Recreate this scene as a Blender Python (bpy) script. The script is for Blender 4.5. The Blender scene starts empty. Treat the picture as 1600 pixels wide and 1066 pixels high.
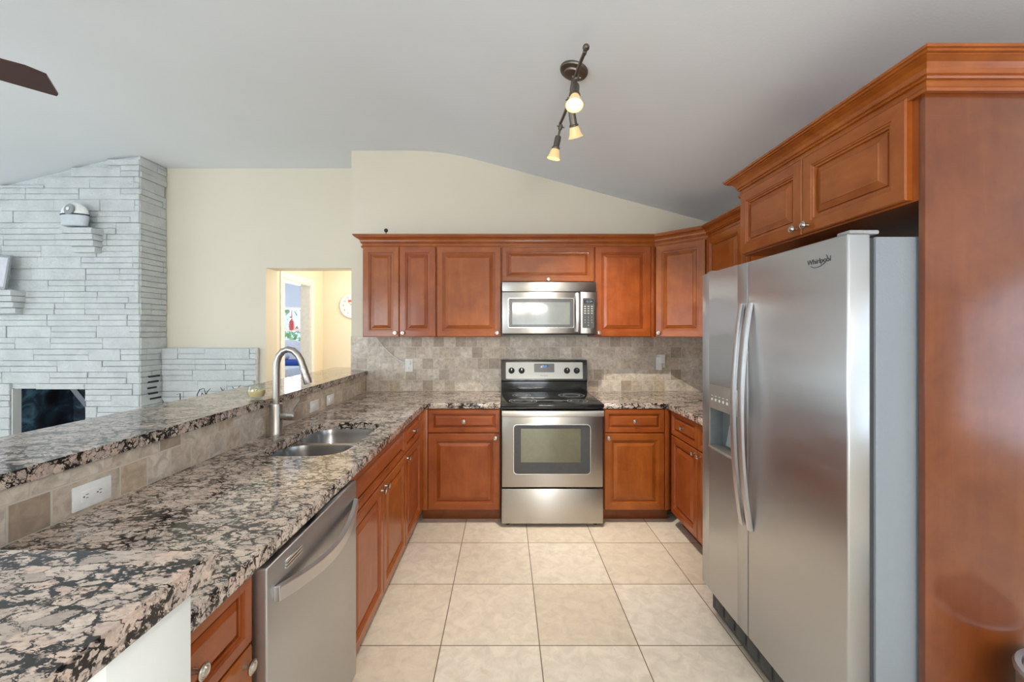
import bpy, bmesh, math, random
from mathutils import Vector, Matrix
R = math.radians
C = bpy.context.scene.collection
sc = bpy.context.scene

# ------------------------------------------------------------------ camera, world, exposure
F, VX, VY, H = 634.0, 789.0, 519.0, 1.45          # focal length and vanishing point in 1600x1066 pixels, eye height
cd = bpy.data.cameras.new('camera'); cam = bpy.data.objects.new('camera', cd); C.objects.link(cam)
cam.location = (0, 0, H); cam.rotation_euler = (R(90), 0, 0)
cd.sensor_width = 36.0; cd.lens = 36.0*F/1600.0
cd.shift_x = (800-VX)/1600.0; cd.shift_y = -(533-VY)/1600.0
cd.clip_start = 0.02
sc.camera = cam
sc.view_settings.view_transform = 'Standard'; sc.view_settings.look = 'None'
sc.view_settings.gamma = 1.0; sc.view_settings.use_curve_mapping = False
sc.view_settings.exposure = 0.12
w = bpy.data.worlds.new('sky'); sc.world = w; w.use_nodes = True
bg = w.node_tree.nodes['Background']; bg.inputs[0].default_value = (0.62, 0.78, 1.0, 1); bg.inputs[1].default_value = 1.3

def area(name, loc, direction, sx, sy, power, col):
    l = bpy.data.lights.new(name, 'AREA'); l.shape = 'RECTANGLE'; l.size = sx; l.size_y = sy
    l.energy = power; l.color = col
    o = bpy.data.objects.new(name, l); C.objects.link(o); o.location = loc
    o.rotation_euler = Vector(direction).to_track_quat('-Z', 'Y').to_euler()
    return o
DAY = (0.88, 0.95, 1.0)
# daylight through the real windows of the house
area('daylight_living_side', (-6.62, 0.8, 1.45), (1, 0, 0.25), 3.4, 1.5, 60, (0.78, 0.90, 1.0))
area('daylight_living_rear', (-3.6, -3.32, 1.45), (0, 1, 0.25), 2.6, 1.5, 125, DAY)
area('daylight_glass_door', (0.62, -3.32, 1.1), (0, 1, 0.2), 0.9, 2.0, 42, (0.94, 0.97, 1.0))
area('daylight_dining_side', (3.72, -0.9, 1.4), (-1, 0, 0.2), 2.6, 1.5, 25, (0.72, 0.86, 1.0))
area('daylight_bedroom', (-4.2, 7.78, 1.5), (0, -1, 0), 1.5, 0.9, 40, (0.85, 0.92, 1.0))

# ------------------------------------------------------------------ materials
MAT = {}
class NT:
    def __init__(s, name):
        s.m = bpy.data.materials.new(name); s.m.use_nodes = True
        s.t = s.m.node_tree; s.n = s.t.nodes; s.b = s.n['Principled BSDF']; s.out = s.n['Material Output']
        MAT[name] = s.m
    def node(s, typ, **kw):
        nd = s.n.new(typ)
        for k, v in kw.items():
            if k in nd.inputs: nd.inputs[k].default_value = v
            else: setattr(nd, k, v)
        return nd
    def link(s, a, b): s.t.links.new(a, b)
    def coords(s, scale=(1,1,1), rand=False, src='Object'):
        tc = s.node('ShaderNodeTexCoord'); v = tc.outputs[src]
        if rand:
            oi = s.node('ShaderNodeObjectInfo'); mu = s.node('ShaderNodeMath', operation='MULTIPLY'); mu.inputs[1].default_value = 17.0
            s.link(oi.outputs['Random'], mu.inputs[0])
            ad = s.node('ShaderNodeVectorMath', operation='ADD'); s.link(v, ad.inputs[0]); s.link(mu.outputs[0], ad.inputs[1]); v = ad.outputs[0]
        mp = s.node('ShaderNodeMapping'); mp.inputs['Scale'].default_value = scale; s.link(v, mp.inputs['Vector'])
        return mp.outputs[0]
    def noise(s, v, scale, detail=4, rough=0.5, dist=0):
        n = s.node('ShaderNodeTexNoise'); n.inputs['Scale'].default_value = scale; n.inputs['Detail'].default_value = detail
        n.inputs['Roughness'].default_value = rough; n.inputs['Distortion'].default_value = dist
        if v is not None: s.link(v, n.inputs['Vector'])
        return n.outputs['Fac']
    def ramp(s, f, stops, interp='LINEAR'):
        r = s.node('ShaderNodeValToRGB'); e = r.color_ramp.elements; r.color_ramp.interpolation = interp
        while len(e) < len(stops): e.new(0.5)
        for el, (p, c) in zip(e, stops):
            el.position = p; el.color = (c[0], c[1], c[2], 1) if hasattr(c, '__len__') else (c, c, c, 1)
        s.link(f, r.inputs[0]); return r.outputs[0]
    def mix(s, f, a, b, blend='MIX'):
        m = s.node('ShaderNodeMix', data_type='RGBA', blend_type=blend)
        for sock, val in ((m.inputs[0], f), (m.inputs[6], a), (m.inputs[7], b)):
            if hasattr(val, 'is_output'): s.link(val, sock)
            elif hasattr(val, '__len__'): sock.default_value = (val[0], val[1], val[2], 1)
            else: sock.default_value = val
        return m.outputs[2]
    def math(s, op, a, b=None):
        m = s.node('ShaderNodeMath', operation=op)
        for i, val in enumerate((a, b)):
            if val is None: continue
            if hasattr(val, 'is_output'): s.link(val, m.inputs[i])
            else: m.inputs[i].default_value = val
        return m.outputs[0]
    def bump(s, h, strength=0.2, dist=0.01):
        b = s.node('ShaderNodeBump'); b.inputs['Strength'].default_value = strength; b.inputs['Distance'].default_value = dist
        s.link(h, b.inputs['Height']); s.link(b.outputs[0], s.b.inputs['Normal'])
    def set(s, **kw):
        for k, v in kw.items():
            k = k.replace('_', ' ')
            i = s.b.inputs[k]
            if hasattr(v, 'is_output'): s.link(v, i)
            elif hasattr(v, '__len__') and len(v) == 3: i.default_value = (*v, 1)
            else: i.default_value = v
        return s

def sr(r, g, b):                                   # sRGB 0-255 to linear
    f = lambda c: c/12.92 if c <= 0.04045 else ((c+0.055)/1.055)**2.4
    return (f(r/255), f(g/255), f(b/255))
def plain(name, col, rough=0.5, metal=0.0, **kw):
    n = NT(name); v = n.coords(rand=True); f = n.noise(v, 30, 3)
    lo = tuple(c*0.94 for c in col); hi = tuple(min(1, c*1.05) for c in col)
    n.set(Base_Color=n.ramp(f, [(0.3, lo), (0.7, hi)]), Roughness=rough, Metallic=metal, **kw); return n.m
def paint(name, col, bump=0.06, scale=140, rough=0.6):
    n = NT(name); v = n.coords(); n.bump(n.noise(v, scale, 3), bump, 0.004)
    f = n.noise(v, 1.5, 2)
    n.set(Base_Color=n.ramp(f, [(0.3, tuple(c*0.97 for c in col)), (0.7, col)]), Roughness=rough); return n.m

paint('ceiling_paint', sr(228, 233, 238), 0.12, 110, 0.8)
paint('cream_paint', sr(221, 213, 196), 0.05, 140)
paint('hall_paint', sr(238, 226, 204), 0.05, 140)
paint('white_paint', sr(232, 235, 232), 0.10, 60, 0.5)
paint('room_white', sr(214, 222, 236), 0.05, 100)
plain('trim_white', sr(238, 238, 236), 0.35)

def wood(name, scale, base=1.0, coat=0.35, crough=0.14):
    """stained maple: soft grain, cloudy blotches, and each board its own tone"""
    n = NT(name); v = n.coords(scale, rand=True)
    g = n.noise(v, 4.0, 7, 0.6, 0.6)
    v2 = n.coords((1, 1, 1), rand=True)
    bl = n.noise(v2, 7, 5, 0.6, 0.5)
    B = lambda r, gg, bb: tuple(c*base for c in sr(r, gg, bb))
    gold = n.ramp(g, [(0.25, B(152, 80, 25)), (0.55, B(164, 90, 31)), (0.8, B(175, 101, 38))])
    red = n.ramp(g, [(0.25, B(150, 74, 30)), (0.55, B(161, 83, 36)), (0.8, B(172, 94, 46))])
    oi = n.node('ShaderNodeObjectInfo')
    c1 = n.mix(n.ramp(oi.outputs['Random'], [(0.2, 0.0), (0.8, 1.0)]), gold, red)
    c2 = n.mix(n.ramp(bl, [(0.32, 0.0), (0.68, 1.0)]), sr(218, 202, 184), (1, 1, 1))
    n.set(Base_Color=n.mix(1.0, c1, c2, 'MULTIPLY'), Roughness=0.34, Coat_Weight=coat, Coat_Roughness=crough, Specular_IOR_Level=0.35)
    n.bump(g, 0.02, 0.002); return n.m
wood('wood_v', (7, 7, 0.8), 1.0); wood('wood_h', (0.8, 7, 7), 1.0)
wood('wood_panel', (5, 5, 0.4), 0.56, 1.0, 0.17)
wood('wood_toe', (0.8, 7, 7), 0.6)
plain('wood_dark_inside', sr(52, 28, 18), 0.6)

def granite(name):
    n = NT(name); v0 = n.coords((0.62, 1.1, 1.0))
    nz = n.node('ShaderNodeTexNoise'); nz.inputs['Scale'].default_value = 22; nz.inputs['Detail'].default_value = 4
    n.link(v0, nz.inputs['Vector'])
    sub = n.node('ShaderNodeVectorMath', operation='SUBTRACT'); n.link(nz.outputs['Color'], sub.inputs[0]); sub.inputs[1].default_value = (.5, .5, .5)
    scl = n.node('ShaderNodeVectorMath', operation='SCALE'); n.link(sub.outputs[0], scl.inputs[0]); scl.inputs['Scale'].default_value = 0.026
    add = n.node('ShaderNodeVectorMath', operation='ADD'); n.link(v0, add.inputs[0]); n.link(scl.outputs[0], add.inputs[1]); v = add.outputs[0]
    n2 = n.node('ShaderNodeTexNoise'); n2.inputs['Scale'].default_value = 85; n2.inputs['Detail'].default_value = 5; n2.inputs['Roughness'].default_value = 0.65
    n.link(v0, n2.inputs['Vector'])
    sb2 = n.node('ShaderNodeVectorMath', operation='SUBTRACT'); n.link(n2.outputs['Color'], sb2.inputs[0]); sb2.inputs[1].default_value = (.5, .5, .5)
    sc2 = n.node('ShaderNodeVectorMath', operation='SCALE'); n.link(sb2.outputs[0], sc2.inputs[0]); sc2.inputs['Scale'].default_value = 0.022
    ad2 = n.node('ShaderNodeVectorMath', operation='ADD'); n.link(v, ad2.inputs[0]); n.link(sc2.outputs[0], ad2.inputs[1]); v = ad2.outputs[0]
    vo = n.node('ShaderNodeTexVoronoi', feature='DISTANCE_TO_EDGE'); vo.inputs['Scale'].default_value = 38; n.link(v, vo.inputs['Vector'])
    vc = n.node('ShaderNodeTexVoronoi', feature='F1'); vc.inputs['Scale'].default_value = 38; n.link(v, vc.inputs['Vector'])
    sp = n.node('ShaderNodeSeparateColor'); n.link(vc.outputs['Color'], sp.inputs[0])
    cell = n.ramp(sp.outputs[0], [(0.0, sr(178, 164, 154)), (0.25, sr(204, 187, 174)), (0.6, sr(218, 203, 190)), (0.85, sr(212, 188, 173)), (1.0, sr(184, 175, 169))])
    fine = n.noise(v0, 130, 3)
    cell = n.mix(n.ramp(fine, [(0.38, 0.30), (0.60, 0.0)]), cell, sr(128, 112, 102))
    pat = n.noise(v0, 14, 3, 0.6)                   # where the black wisps swell
    pm = n.ramp(pat, [(0.34, 0.0), (0.66, 1.0)])
    def wisp(scale, off, t0, t1, soft):              # open, wandering dark lines
        vv = n.node('ShaderNodeVectorMath', operation='ADD'); n.link(v, vv.inputs[0]); vv.inputs[1].default_value = off
        r = n.math('ABSOLUTE', n.math('SUBTRACT', n.noise(vv.outputs[0], scale, 2.5, 0.55, 0.5), 0.5))
        t = n.math('ADD', n.math('MULTIPLY', pm, t1), t0)
        return n.ramp(n.math('SUBTRACT', r, t), [(0.0, 1.0), (soft, 0.0)])
    k = n.math('MAXIMUM', wisp(25, (0, 0, 0), -0.004, 0.032, 0.007), wisp(48, (3.1, 1.7, 0.4), -0.014, 0.034, 0.007))
    rim = n.ramp(n.math('SUBTRACT', vo.outputs['Distance'], n.math('SUBTRACT', n.math('MULTIPLY', pm, 0.15), 0.005)), [(0.0, 1.0), (0.028, 0.0)])
    k = n.math('MAXIMUM', k, n.math('MULTIPLY', rim, n.ramp(n.noise(v0, 33, 3), [(0.41, 0.0), (0.48, 1.0)])))
    spk = n.ramp(n.noise(v0, 90, 4, 0.65), [(0.59, 0.0), (0.65, 1.0)])
    k2 = n.math('MAXIMUM', k, n.math('MULTIPLY', spk, 0.8))
    col = n.mix(k2, cell, sr(38, 36, 36))
    n.set(Base_Color=col, Roughness=0.10, Specular_IOR_Level=0.5); return n.m
granite('granite')

def tiles(name, ax, size, mortar, mcol, stops, offset, org, rough, detail_scale, dark, bump, hmul=1.0):
    n = NT(name); tc = n.node('ShaderNodeTexCoord'); se = n.node('ShaderNodeSeparateXYZ'); n.link(tc.outputs['Object'], se.inputs[0])
    cb = n.node('ShaderNodeCombineXYZ')
    n.link(n.math('SUBTRACT', se.outputs[ax[0]], org[0]), cb.inputs[0]); n.link(n.math('SUBTRACT', se.outputs[ax[1]], org[1]), cb.inputs[1])
    br = n.node('ShaderNodeTexBrick'); br.offset = offset; br.squash = 1.0
    br.inputs['Color1'].default_value = (0, 0, 0, 1); br.inputs['Color2'].default_value = (1, 1, 1, 1); br.inputs['Mortar'].default_value = (.5, .5, .5, 1)
    br.inputs['Scale'].default_value = 1.0; br.inputs['Brick Width'].default_value = size; br.inputs['Row Height'].default_value = size
    br.inputs['Mortar Size'].default_value = mortar; br.inputs['Mortar Smooth'].default_value = 0.3; br.inputs['Bias'].default_value = 0.0
    n.link(cb.outputs[0], br.inputs['Vector'])
    col = n.ramp(br.outputs['Color'], stops)
    mott = n.noise(tc.outputs['Object'], detail_scale, 6, 0.65, 0.8)
    col = n.mix(n.ramp(mott, [(0.35, dark), (0.62, 0.0)]), col, tuple(c*0.55 for c in stops[0][1]))
    col = n.mix(br.outputs['Fac'], col, mcol)
    n.set(Base_Color=col, Roughness=rough)
    h = n.math('SUBTRACT', n.math('MULTIPLY', mott, 0.5), br.outputs['Fac'])
    n.bump(h, bump, 0.003); return n.m
TRAV = [(0.0, sr(176, 158, 140)), (0.12, sr(198, 184, 168)), (0.4, sr(216, 204, 189)), (0.8, sr(228, 218, 204)), (1.0, sr(206, 187, 162))]
tiles('travertine_back', (0, 2), 0.1, 0.0035, sr(206, 198, 184), TRAV, 0.5, (-3.0, 0.914-1), 0.45, 24, 0.55, 0.5)
tiles('travertine_bar', (1, 2), 0.1, 0.0035, sr(206, 198, 184), TRAV, 0.5, (-3.03, 0.914-1), 0.45, 24, 0.55, 0.5)
tiles('travertine_side', (1, 2), 0.1, 0.0035, sr(206, 198, 184), TRAV, 0.5, (-3.01, 0.914-1), 0.45, 24, 0.55, 0.5)
tiles('floor_tile', (0, 1), 0.457, 0.0028, sr(120, 104, 86), [(0.0, sr(228, 214, 194)), (0.5, sr(236, 225, 208)), (1.0, sr(241, 232, 218))], 0.0,
      (0.160-0.457*40, 1.876-0.457*40), 0.38, 17, 0.34, 0.12)

def stone():
    n = NT('painted_stone'); v = n.coords()
    a = n.noise(v, 38, 6, 0.7); b = n.noise(v, 9, 3)
    n.bump(a, 0.9, 0.022)
    n.set(Base_Color=n.mix(n.ramp(b, [(0.3, 0.0), (0.7, 1.0)]), sr(208, 213, 214), sr(224, 228, 229)), Roughness=0.7); return n.m
stone()
def steel(name, col, rough, axis=(2, 2, 120), bmp=0.006, an=0.0, rot=0.0):
    n = NT(name); v = n.coords(axis); f = n.noise(v, 6, 3)
    n.set(Base_Color=col, Metallic=1.0, Roughness=n.ramp(f, [(0.3, rough*0.95), (0.7, rough*1.05)])); (n.bump(f, bmp, 0.001) if bmp else None)
    if an:
        tg = n.node('ShaderNodeTangent', direction_type='RADIAL', axis='Z'); n.link(tg.outputs[0], n.b.inputs['Tangent']); n.set(Anisotropic=an, Anisotropic_Rotation=rot)
    return n.m
steel('steel', sr(188, 185, 181), 0.34, an=0.7, rot=0.25); steel('steel_v', sr(190, 191, 193), 0.33, (0.5, 0.5, 3.2), 0.35, 0.88, 0.0)
steel('steel_plain', sr(212, 212, 213), 0.36, (3, 3, 3), 0); steel('steel_panel', sr(158, 157, 154), 0.42, (2, 2, 120), 0)
steel('steel_sink', sr(190, 192, 194), 0.24, (40, 2, 40))
steel('nickel', sr(196, 190, 182), 0.24, (3, 3, 3), 0); steel('nickel_faucet', sr(178, 174, 168), 0.34, (3, 3, 3), 0)
steel('pewter', sr(120, 112, 104), 0.42, (4, 4, 4), 0); steel('chrome', sr(225, 225, 225), 0.12, (3, 3, 3), 0)
plain('black_gloss', (0.012, 0.013, 0.014), 0.08); plain('black_matte', (0.015, 0.015, 0.016), 0.55)
plain('charcoal', sr(66, 68, 70), 0.25); plain('grey_plastic', sr(150, 154, 156), 0.35); plain('light_grey_plastic', sr(196, 203, 210), 0.35); plain('dark_grey', sr(60, 62, 64), 0.5)
plain('fridge_side', sr(176, 182, 184), 0.22)
n_ = NT('fridge_side_textured'); v_ = n_.coords(); n_.bump(n_.noise(v_, 160, 2), 0.22, 0.004); n_.set(Base_Color=sr(134, 142, 150), Roughness=0.24)
plain('oven_glass_tint', sr(118, 116, 100), 0.06, 0.75); plain('micro_glass_tint', sr(118, 124, 124), 0.08)
plain('white_plastic', sr(240, 241, 240), 0.3); plain('wax', sr(240, 214, 160), 0.5, Subsurface_Weight=0.0)
plain('dispenser_grey', sr(112, 118, 120), 0.4); plain('silver_paint', sr(176, 172, 164), 0.35, 0.5)
plain('fan_wood', sr(62, 32, 30), 0.4); plain('iron', sr(40, 36, 34), 0.5)
plain('soot', sr(34, 34, 36), 0.75); plain('metal_flue', sr(110, 114, 120), 0.45, 0.6)
plain('blue_cloth', sr(48, 78, 168), 0.8); plain('white_cloth', sr(226, 230, 240), 0.8); plain('green_cloth', sr(150, 196, 168), 0.8)
plain('leaf', sr(120, 170, 90), 0.6); plain('red', sr(206, 96, 92), 0.5); plain('picture_paper', sr(206, 206, 214), 0.5)
n_ = NT('firebox_sheen'); v_ = n_.coords(); f_ = n_.noise(v_, 5, 5, 0.6, 1.0)
n_.set(Base_Color=n_.ramp(f_, [(0.35, sr(22, 18, 20)), (0.55, sr(44, 58, 72)), (0.75, sr(96, 140, 162))]), Roughness=0.35)  # bluish reflections on the dark firebox lining painted into its colour
def emis(name, col, st):
    n = NT(name); n.set(Base_Color=col, Emission_Color=col, Emission_Strength=st); return n.m
emis('lamp_glow', (1.0, 0.86, 0.62), 12.0); emis('display_blue', sr(70, 150, 230), 1.6); emis('display_dim', sr(120, 140, 150), 0.25)
emis('candle_bulb', (1.0, 0.85, 0.6), 10.0)
def glass(name, tint, gloss=0.12):
    n = NT(name); n.n.remove(n.b)
    tr = n.node('ShaderNodeBsdfTransparent'); tr.inputs[0].default_value = (*tint, 1)
    gl = n.node('ShaderNodeBsdfGlossy'); gl.inputs['Roughness'].default_value = 0.02
    mx = n.node('ShaderNodeMixShader'); mx.inputs[0].default_value = gloss*0.6; n.link(tr.outputs[0], mx.inputs[1]); n.link(gl.outputs[0], mx.inputs[2])
    n.link(mx.outputs[0], n.out.inputs['Surface']); return n.m
glass('window_glass', (0.97, 0.98, 0.98)); glass('candle_glass', (0.93, 0.95, 0.93))
n_ = NT('amber_glass'); n_.set(Base_Color=sr(226, 196, 140), Roughness=0.25, Emission_Color=(1.0, 0.72, 0.36), Emission_Strength=0.35)

# ------------------------------------------------------------------ mesh helpers
class MB:
    def __init__(s): s.bm = bmesh.new()
    def box(s, x0, x1, y0, y1, z0, z1, bev=0.0, mi=0, seg=2):
        t = bmesh.new()
        bmesh.ops.create_cube(t, size=1.0)
        for v in t.verts: v.co = Vector(((x0+x1)/2 + v.co.x*(x1-x0), (y0+y1)/2 + v.co.y*(y1-y0), (z0+z1)/2 + v.co.z*(z1-z0)))
        if bev > 0: bmesh.ops.bevel(t, geom=list(t.edges), offset=bev, segments=seg, affect='EDGES', profile=0.5)
        return s.merge(t, mi)
    def merge(s, t, mi=0, mtx=None):
        mp = {}
        for v in t.verts: mp[v] = s.bm.verts.new(mtx @ v.co if mtx else v.co)
        for f in t.faces:
            try: nf = s.bm.faces.new([mp[v] for v in f.verts]); nf.material_index = mi if mi is not None else f.material_index
            except ValueError: pass
        t.free(); return s
    def loft(s, rings, closed=True, cap0=True, cap1=True, mi=0):
        vs = [[s.bm.verts.new(p) for p in r] for r in rings]
        n = len(vs[0])
        for a, b in zip(vs, vs[1:]):
            for i in range(n if closed else n-1):
                j = (i+1) % n
                f = s.bm.faces.new((a[i], a[j], b[j], b[i])); f.material_index = mi
        if cap0: s.bm.faces.new(vs[0][::-1]).material_index = mi
        if cap1: s.bm.faces.new(vs[-1]).material_index = mi
        return s
    def tube(s, pts, r, n=12, mi=0):
        pts = [Vector(p) for p in pts]; rr = r if hasattr(r, '__len__') else [r]*len(pts)
        rings = []; up = None
        for i, p in enumerate(pts):
            t = (pts[min(i+1, len(pts)-1)] - pts[max(i-1, 0)]).normalized()
            if up is None:
                up = Vector((0, 0, 1)) if abs(t.z) < 0.9 else Vector((1, 0, 0))
            a = (up - t*up.dot(t)).normalized(); b = t.cross(a); up = a
            rings.append([p + (a*math.cos(k*2*math.pi/n) + b*math.sin(k*2*math.pi/n))*rr[i] for k in range(n)])
        return s.loft(rings, mi=mi)
    def lathe(s, prof, org, axis=(0, 0, 1), n=24, mi=0, sy=1.0):
        q = Vector((0, 0, 1)).rotation_difference(Vector(axis).normalized()); org = Vector(org)
        rings = [[org + q @ Vector((r*math.cos(k*2*math.pi/n), sy*r*math.sin(k*2*math.pi/n), h)) for k in range(n)] for r, h in [(max(r, 1e-5), h) for r, h in prof]]
        return s.loft(rings, mi=mi)
    def prism(s, poly, z0, z1, ax='z', mi=0):
        def P(a, b, c): return {'z': (a, b, c), 'y': (a, c, b), 'x': (c, a, b)}[ax]
        return s.loft([[P(a, b, z0) for a, b in poly], [P(a, b, z1) for a, b in poly]], mi=mi)
    def text(s, txt, size, mtx, ext=0.0006, mi=0):
        cu = bpy.data.curves.new('t', 'FONT'); cu.body = txt; cu.size = size; cu.extrude = ext; cu.align_x = 'CENTER'; cu.align_y = 'CENTER'
        o = bpy.data.objects.new('t', cu); C.objects.link(o); bpy.context.view_layer.update()
        me = bpy.data.meshes.new_from_object(o.evaluated_get(bpy.context.evaluated_depsgraph_get()))
        t = bmesh.new(); t.from_mesh(me); s.merge(t, mi, mtx)
        bpy.data.objects.remove(o); bpy.data.curves.remove(cu); bpy.data.meshes.remove(me); return s
    def build(s, name, mats, parent=None, off=None, angle=32):
        """off: origin to subtract (world coordinates given); parent: Empty or part"""
        if off is not None: bmesh.ops.translate(s.bm, verts=s.bm.verts, vec=-Vector(off))
        bmesh.ops.recalc_face_normals(s.bm, faces=s.bm.faces)
        me = bpy.data.meshes.new(name); s.bm.to_mesh(me); s.bm.free()
        for m in (mats if isinstance(mats, (list, tuple)) else [mats]): me.materials.append(MAT[m])
        for p in me.polygons: p.use_smooth = True
        me.set_sharp_from_angle(angle=R(angle))
        o = bpy.data.objects.new(name, me); C.objects.link(o)
        if parent is not None: o.parent = parent
        elif off is not None: o.location = off
        return o
def tag(o, label=None, cat=None, group=None, kind=None):
    if label: o['label'] = label
    if cat: o['category'] = cat
    if group: o['group'] = group
    if kind: o['kind'] = kind
    return o
def thing(name, label, cat, loc, rz=0.0, group=None):
    o = bpy.data.objects.new(name, None); C.objects.link(o); o.location = loc; o.rotation_euler = (0, 0, rz)
    o.empty_display_size = 0.05
    return tag(o, label, cat, group)
def struct(o): return tag(o, kind='structure')
def at(px, py, D): return Vector(((px-VX)*D/F, D, H-(py-VY)*D/F))

# ------------------------------------------------------------------ setting
def zc(x):                                          # ceiling height across the house: flat ridge, curved into two slopes
    def side(d, sl, hw):
        if d < -hw: return 0.0
        if d > hw: return sl*d
        return sl*(d+hw)**2/(4*hw)
    z = 3.10 - side(x+0.568, 0.2687, 0.32) - side(-3.61-x, 0.25, 0.26)
    return z if x < 1.855 else 3.10-0.2687*(1.855+0.568)
xs = [-6.5, -5.5, -4.5] + [-4.0+0.05*i for i in range(15)] + [-3.0, -2, -1.2] + [-0.95+0.05*i for i in range(17)] + [0.2, 1.0, 1.855, 3.75]
xs = [-6.65] + xs
m = MB(); m.prism([(x, zc(x)) for x in xs] + [(x, zc(x)+0.12) for x in xs[::-1]], -3.4, 4.3, 'y')
struct(m.build('ceiling', 'ceiling_paint'))
m = MB(); m.box(-6.65, 3.75, -3.4, 8.2, -0.1, 0.0); struct(m.build('floor', 'floor_tile'))

def wall(name, mat, axis, c0, c1, u0, u1, z0, z1, holes=()):
    m = MB()
    def bx(a, b, lo, hi):
        if b-a < 1e-4 or hi-lo < 1e-4: return
        if axis == 'y': m.box(a, b, c0, c1, lo, hi)
        else: m.box(c0, c1, a, b, lo, hi)
    u = u0
    for (a, b, lo, hi) in sorted(holes):
        bx(u, a, z0, z1); bx(a, b, z0, lo); bx(a, b, hi, z1); u = b
    bx(u, u1, z0, z1)
    return struct(m.build(name, mat))
m = MB(); kx = [-1.397, -1.2] + [-0.95+0.05*i for i in range(17)] + [0.2, 1.0, 1.855, 2.0]
m.prism([(-1.397, 0), (2.0, 0)] + [(x, zc(x)+0.03) for x in kx[::-1]], 3.69, 4.29, 'y')
wall_back = struct(m.build('wall_back', 'cream_paint'))
wall('wall_living', 'cream_paint', 'y', 4.09, 4.29, -6.5, -1.397, 0, 3.13, [(-4.64, -3.91, 0.34, 1.23), (-2.41, -1.50, 0, 2.095)])
wall('wall_right', 'cream_paint', 'x', 1.855, 2.0, 1.16, 3.69, 0, 2.50)
wall('wall_dining', 'cream_paint', 'y', 1.16, 1.28, 2.0, 3.6, 0, 2.50)
WR = (-2.3, 0.5, 0.55, 2.2)
wall('wall_dining_side', 'cream_paint', 'x', 3.6, 3.75, -3.4, 1.28, 0, 2.55, [WR])
wall('wall_rear', 'cream_paint', 'y', -3.4, -3.2, -6.5, 3.6, 0, 3.13, [(-5.0, -2.2, 0.6, 2.25), (0.1, 1.14, 0.02, 2.15)])
wall('wall_left', 'cream_paint', 'x', -6.65, -6.5, -3.4, 4.29, 0, 2.6, [(-1.0, 2.6, 0.6, 2.25)])
# hall and bedroom beyond
wall('wall_hall', 'hall_paint', 'x', -2.53, -2.41, 4.29, 5.37, 0, 2.45, [(4.42, 5.03, 0, 2.03)])
wall('wall_hall_end', 'hall_paint', 'y', 5.37, 5.5, -2.53, -0.6, 0, 2.45)
wall('wall_hall_side', 'hall_paint', 'x', -0.72, -0.6, 4.29, 5.37, 0, 2.45)
m = MB(); m.box(-6.5, -0.6, 4.29, 8.0, 2.45, 2.55); struct(m.build('ceiling_hall', 'ceiling_paint'))
WB = (-5.2, -3.3, 1.05, 1.93)
wall('wall_bedroom', 'room_white', 'y', 7.6, 7.75, -6.5, -2.4, 0, 2.45, [WB])
wall('wall_bedroom_side', 'room_white', 'x', -2.53, -2.45, 5.5, 7.6, 0, 2.45)
wall('wall_bedroom_left', 'room_white', 'x', -6.6, -6.5, 4.29, 7.75, 0, 2.45)

def window(name, axis, c, u0, u1, z0, z1, nv=1, nh=1, t=0.05):
    def bx(m, a, b, lo, hi, d=0.04):
        if axis == 'y': m.box(a, b, c-d, c+d, lo, hi, 0.004)
        else: m.box(c-d, c+d, a, b, lo, hi, 0.004)
    m = MB(); bx(m, u0, u0+t, z0, z1); bx(m, u1-t, u1, z0, z1); bx(m, u0+t, u1-t, z0, z0+t); bx(m, u0+t, u1-t, z1-t, z1)
    for i in range(1, nv+1):
        x = u0+(u1-u0)*i/(nv+1); bx(m, x-0.02, x+0.02, z0+t, z1-t, 0.03)
    for i in range(1, nh+1):
        z = z0+(z1-z0)*i/(nh+1); bx(m, u0+t, u1-t, z-0.02, z+0.02, 0.025)
    o = struct(m.build(name, 'trim_white'))
    m = MB(); bx(m, u0+t, u1-t, z0+t, z1-t, 0.003); m.build('pane', 'window_glass', o)
    return o
window('window_1', 'x', -6.57, -1.0, 2.6, 0.6, 2.25, 3, 1)
window('window_2', 'y', -3.28, -5.0, -2.2, 0.6, 2.25, 2, 1)
window('window_3', 'x', 3.67, *WR, 2, 1)
window('window_4', 'y', 7.68, *WB, 0, 1)
window('door_1', 'y', -3.28, 0.1, 1.14, 0.02, 2.15, 1, 0, 0.09)
# casing and open leaf of the doorway into the bedroom
m = MB()
for y0, y1 in ((4.345, 4.42), (5.03, 5.105)): m.box(-2.41, -2.395, y0, y1, 0, 2.105, 0.004)
m.box(-2.41, -2.395, 4.42, 5.03, 2.03, 2.105, 0.004)
m.box(-2.53, -2.41, 5.018, 5.03, 0, 2.03); m.box(-2.53, -2.41, 4.42, 4.432, 0, 2.03); m.box(-2.53, -2.41, 4.432, 5.018, 2.018, 2.03)
dfr = struct(m.build('door_2', 'trim_white'))

# pony wall under the bar, with its return toward the kitchen, and its tile
m = MB(); m.box(-1.40, -1.265, 0.48, 3.69, 0, 1.058); m.box(-1.265, -0.472, 0.48, 0.612, 0, 1.058, 0.004)
wall_bar = struct(m.build('wall_bar', 'white_paint'))
m = MB(); m.box(-1.265, -1.252, 0.612, 3.69, 0.874, 1.058); m.build('tile_backsplash', 'travertine_bar', wall_bar)
m = MB(); m.box(-1.397, 1.855, 3.678, 3.69, 0.874, 1.412); m.build('tile_backsplash', 'travertine_back', wall_back)
m = MB(); m.box(1.843, 1.855, 2.13, 3.678, 0.874, 1.412); t_ = m.build('tile_backsplash', 'travertine_side', bpy.data.objects['wall_right'])

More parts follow.
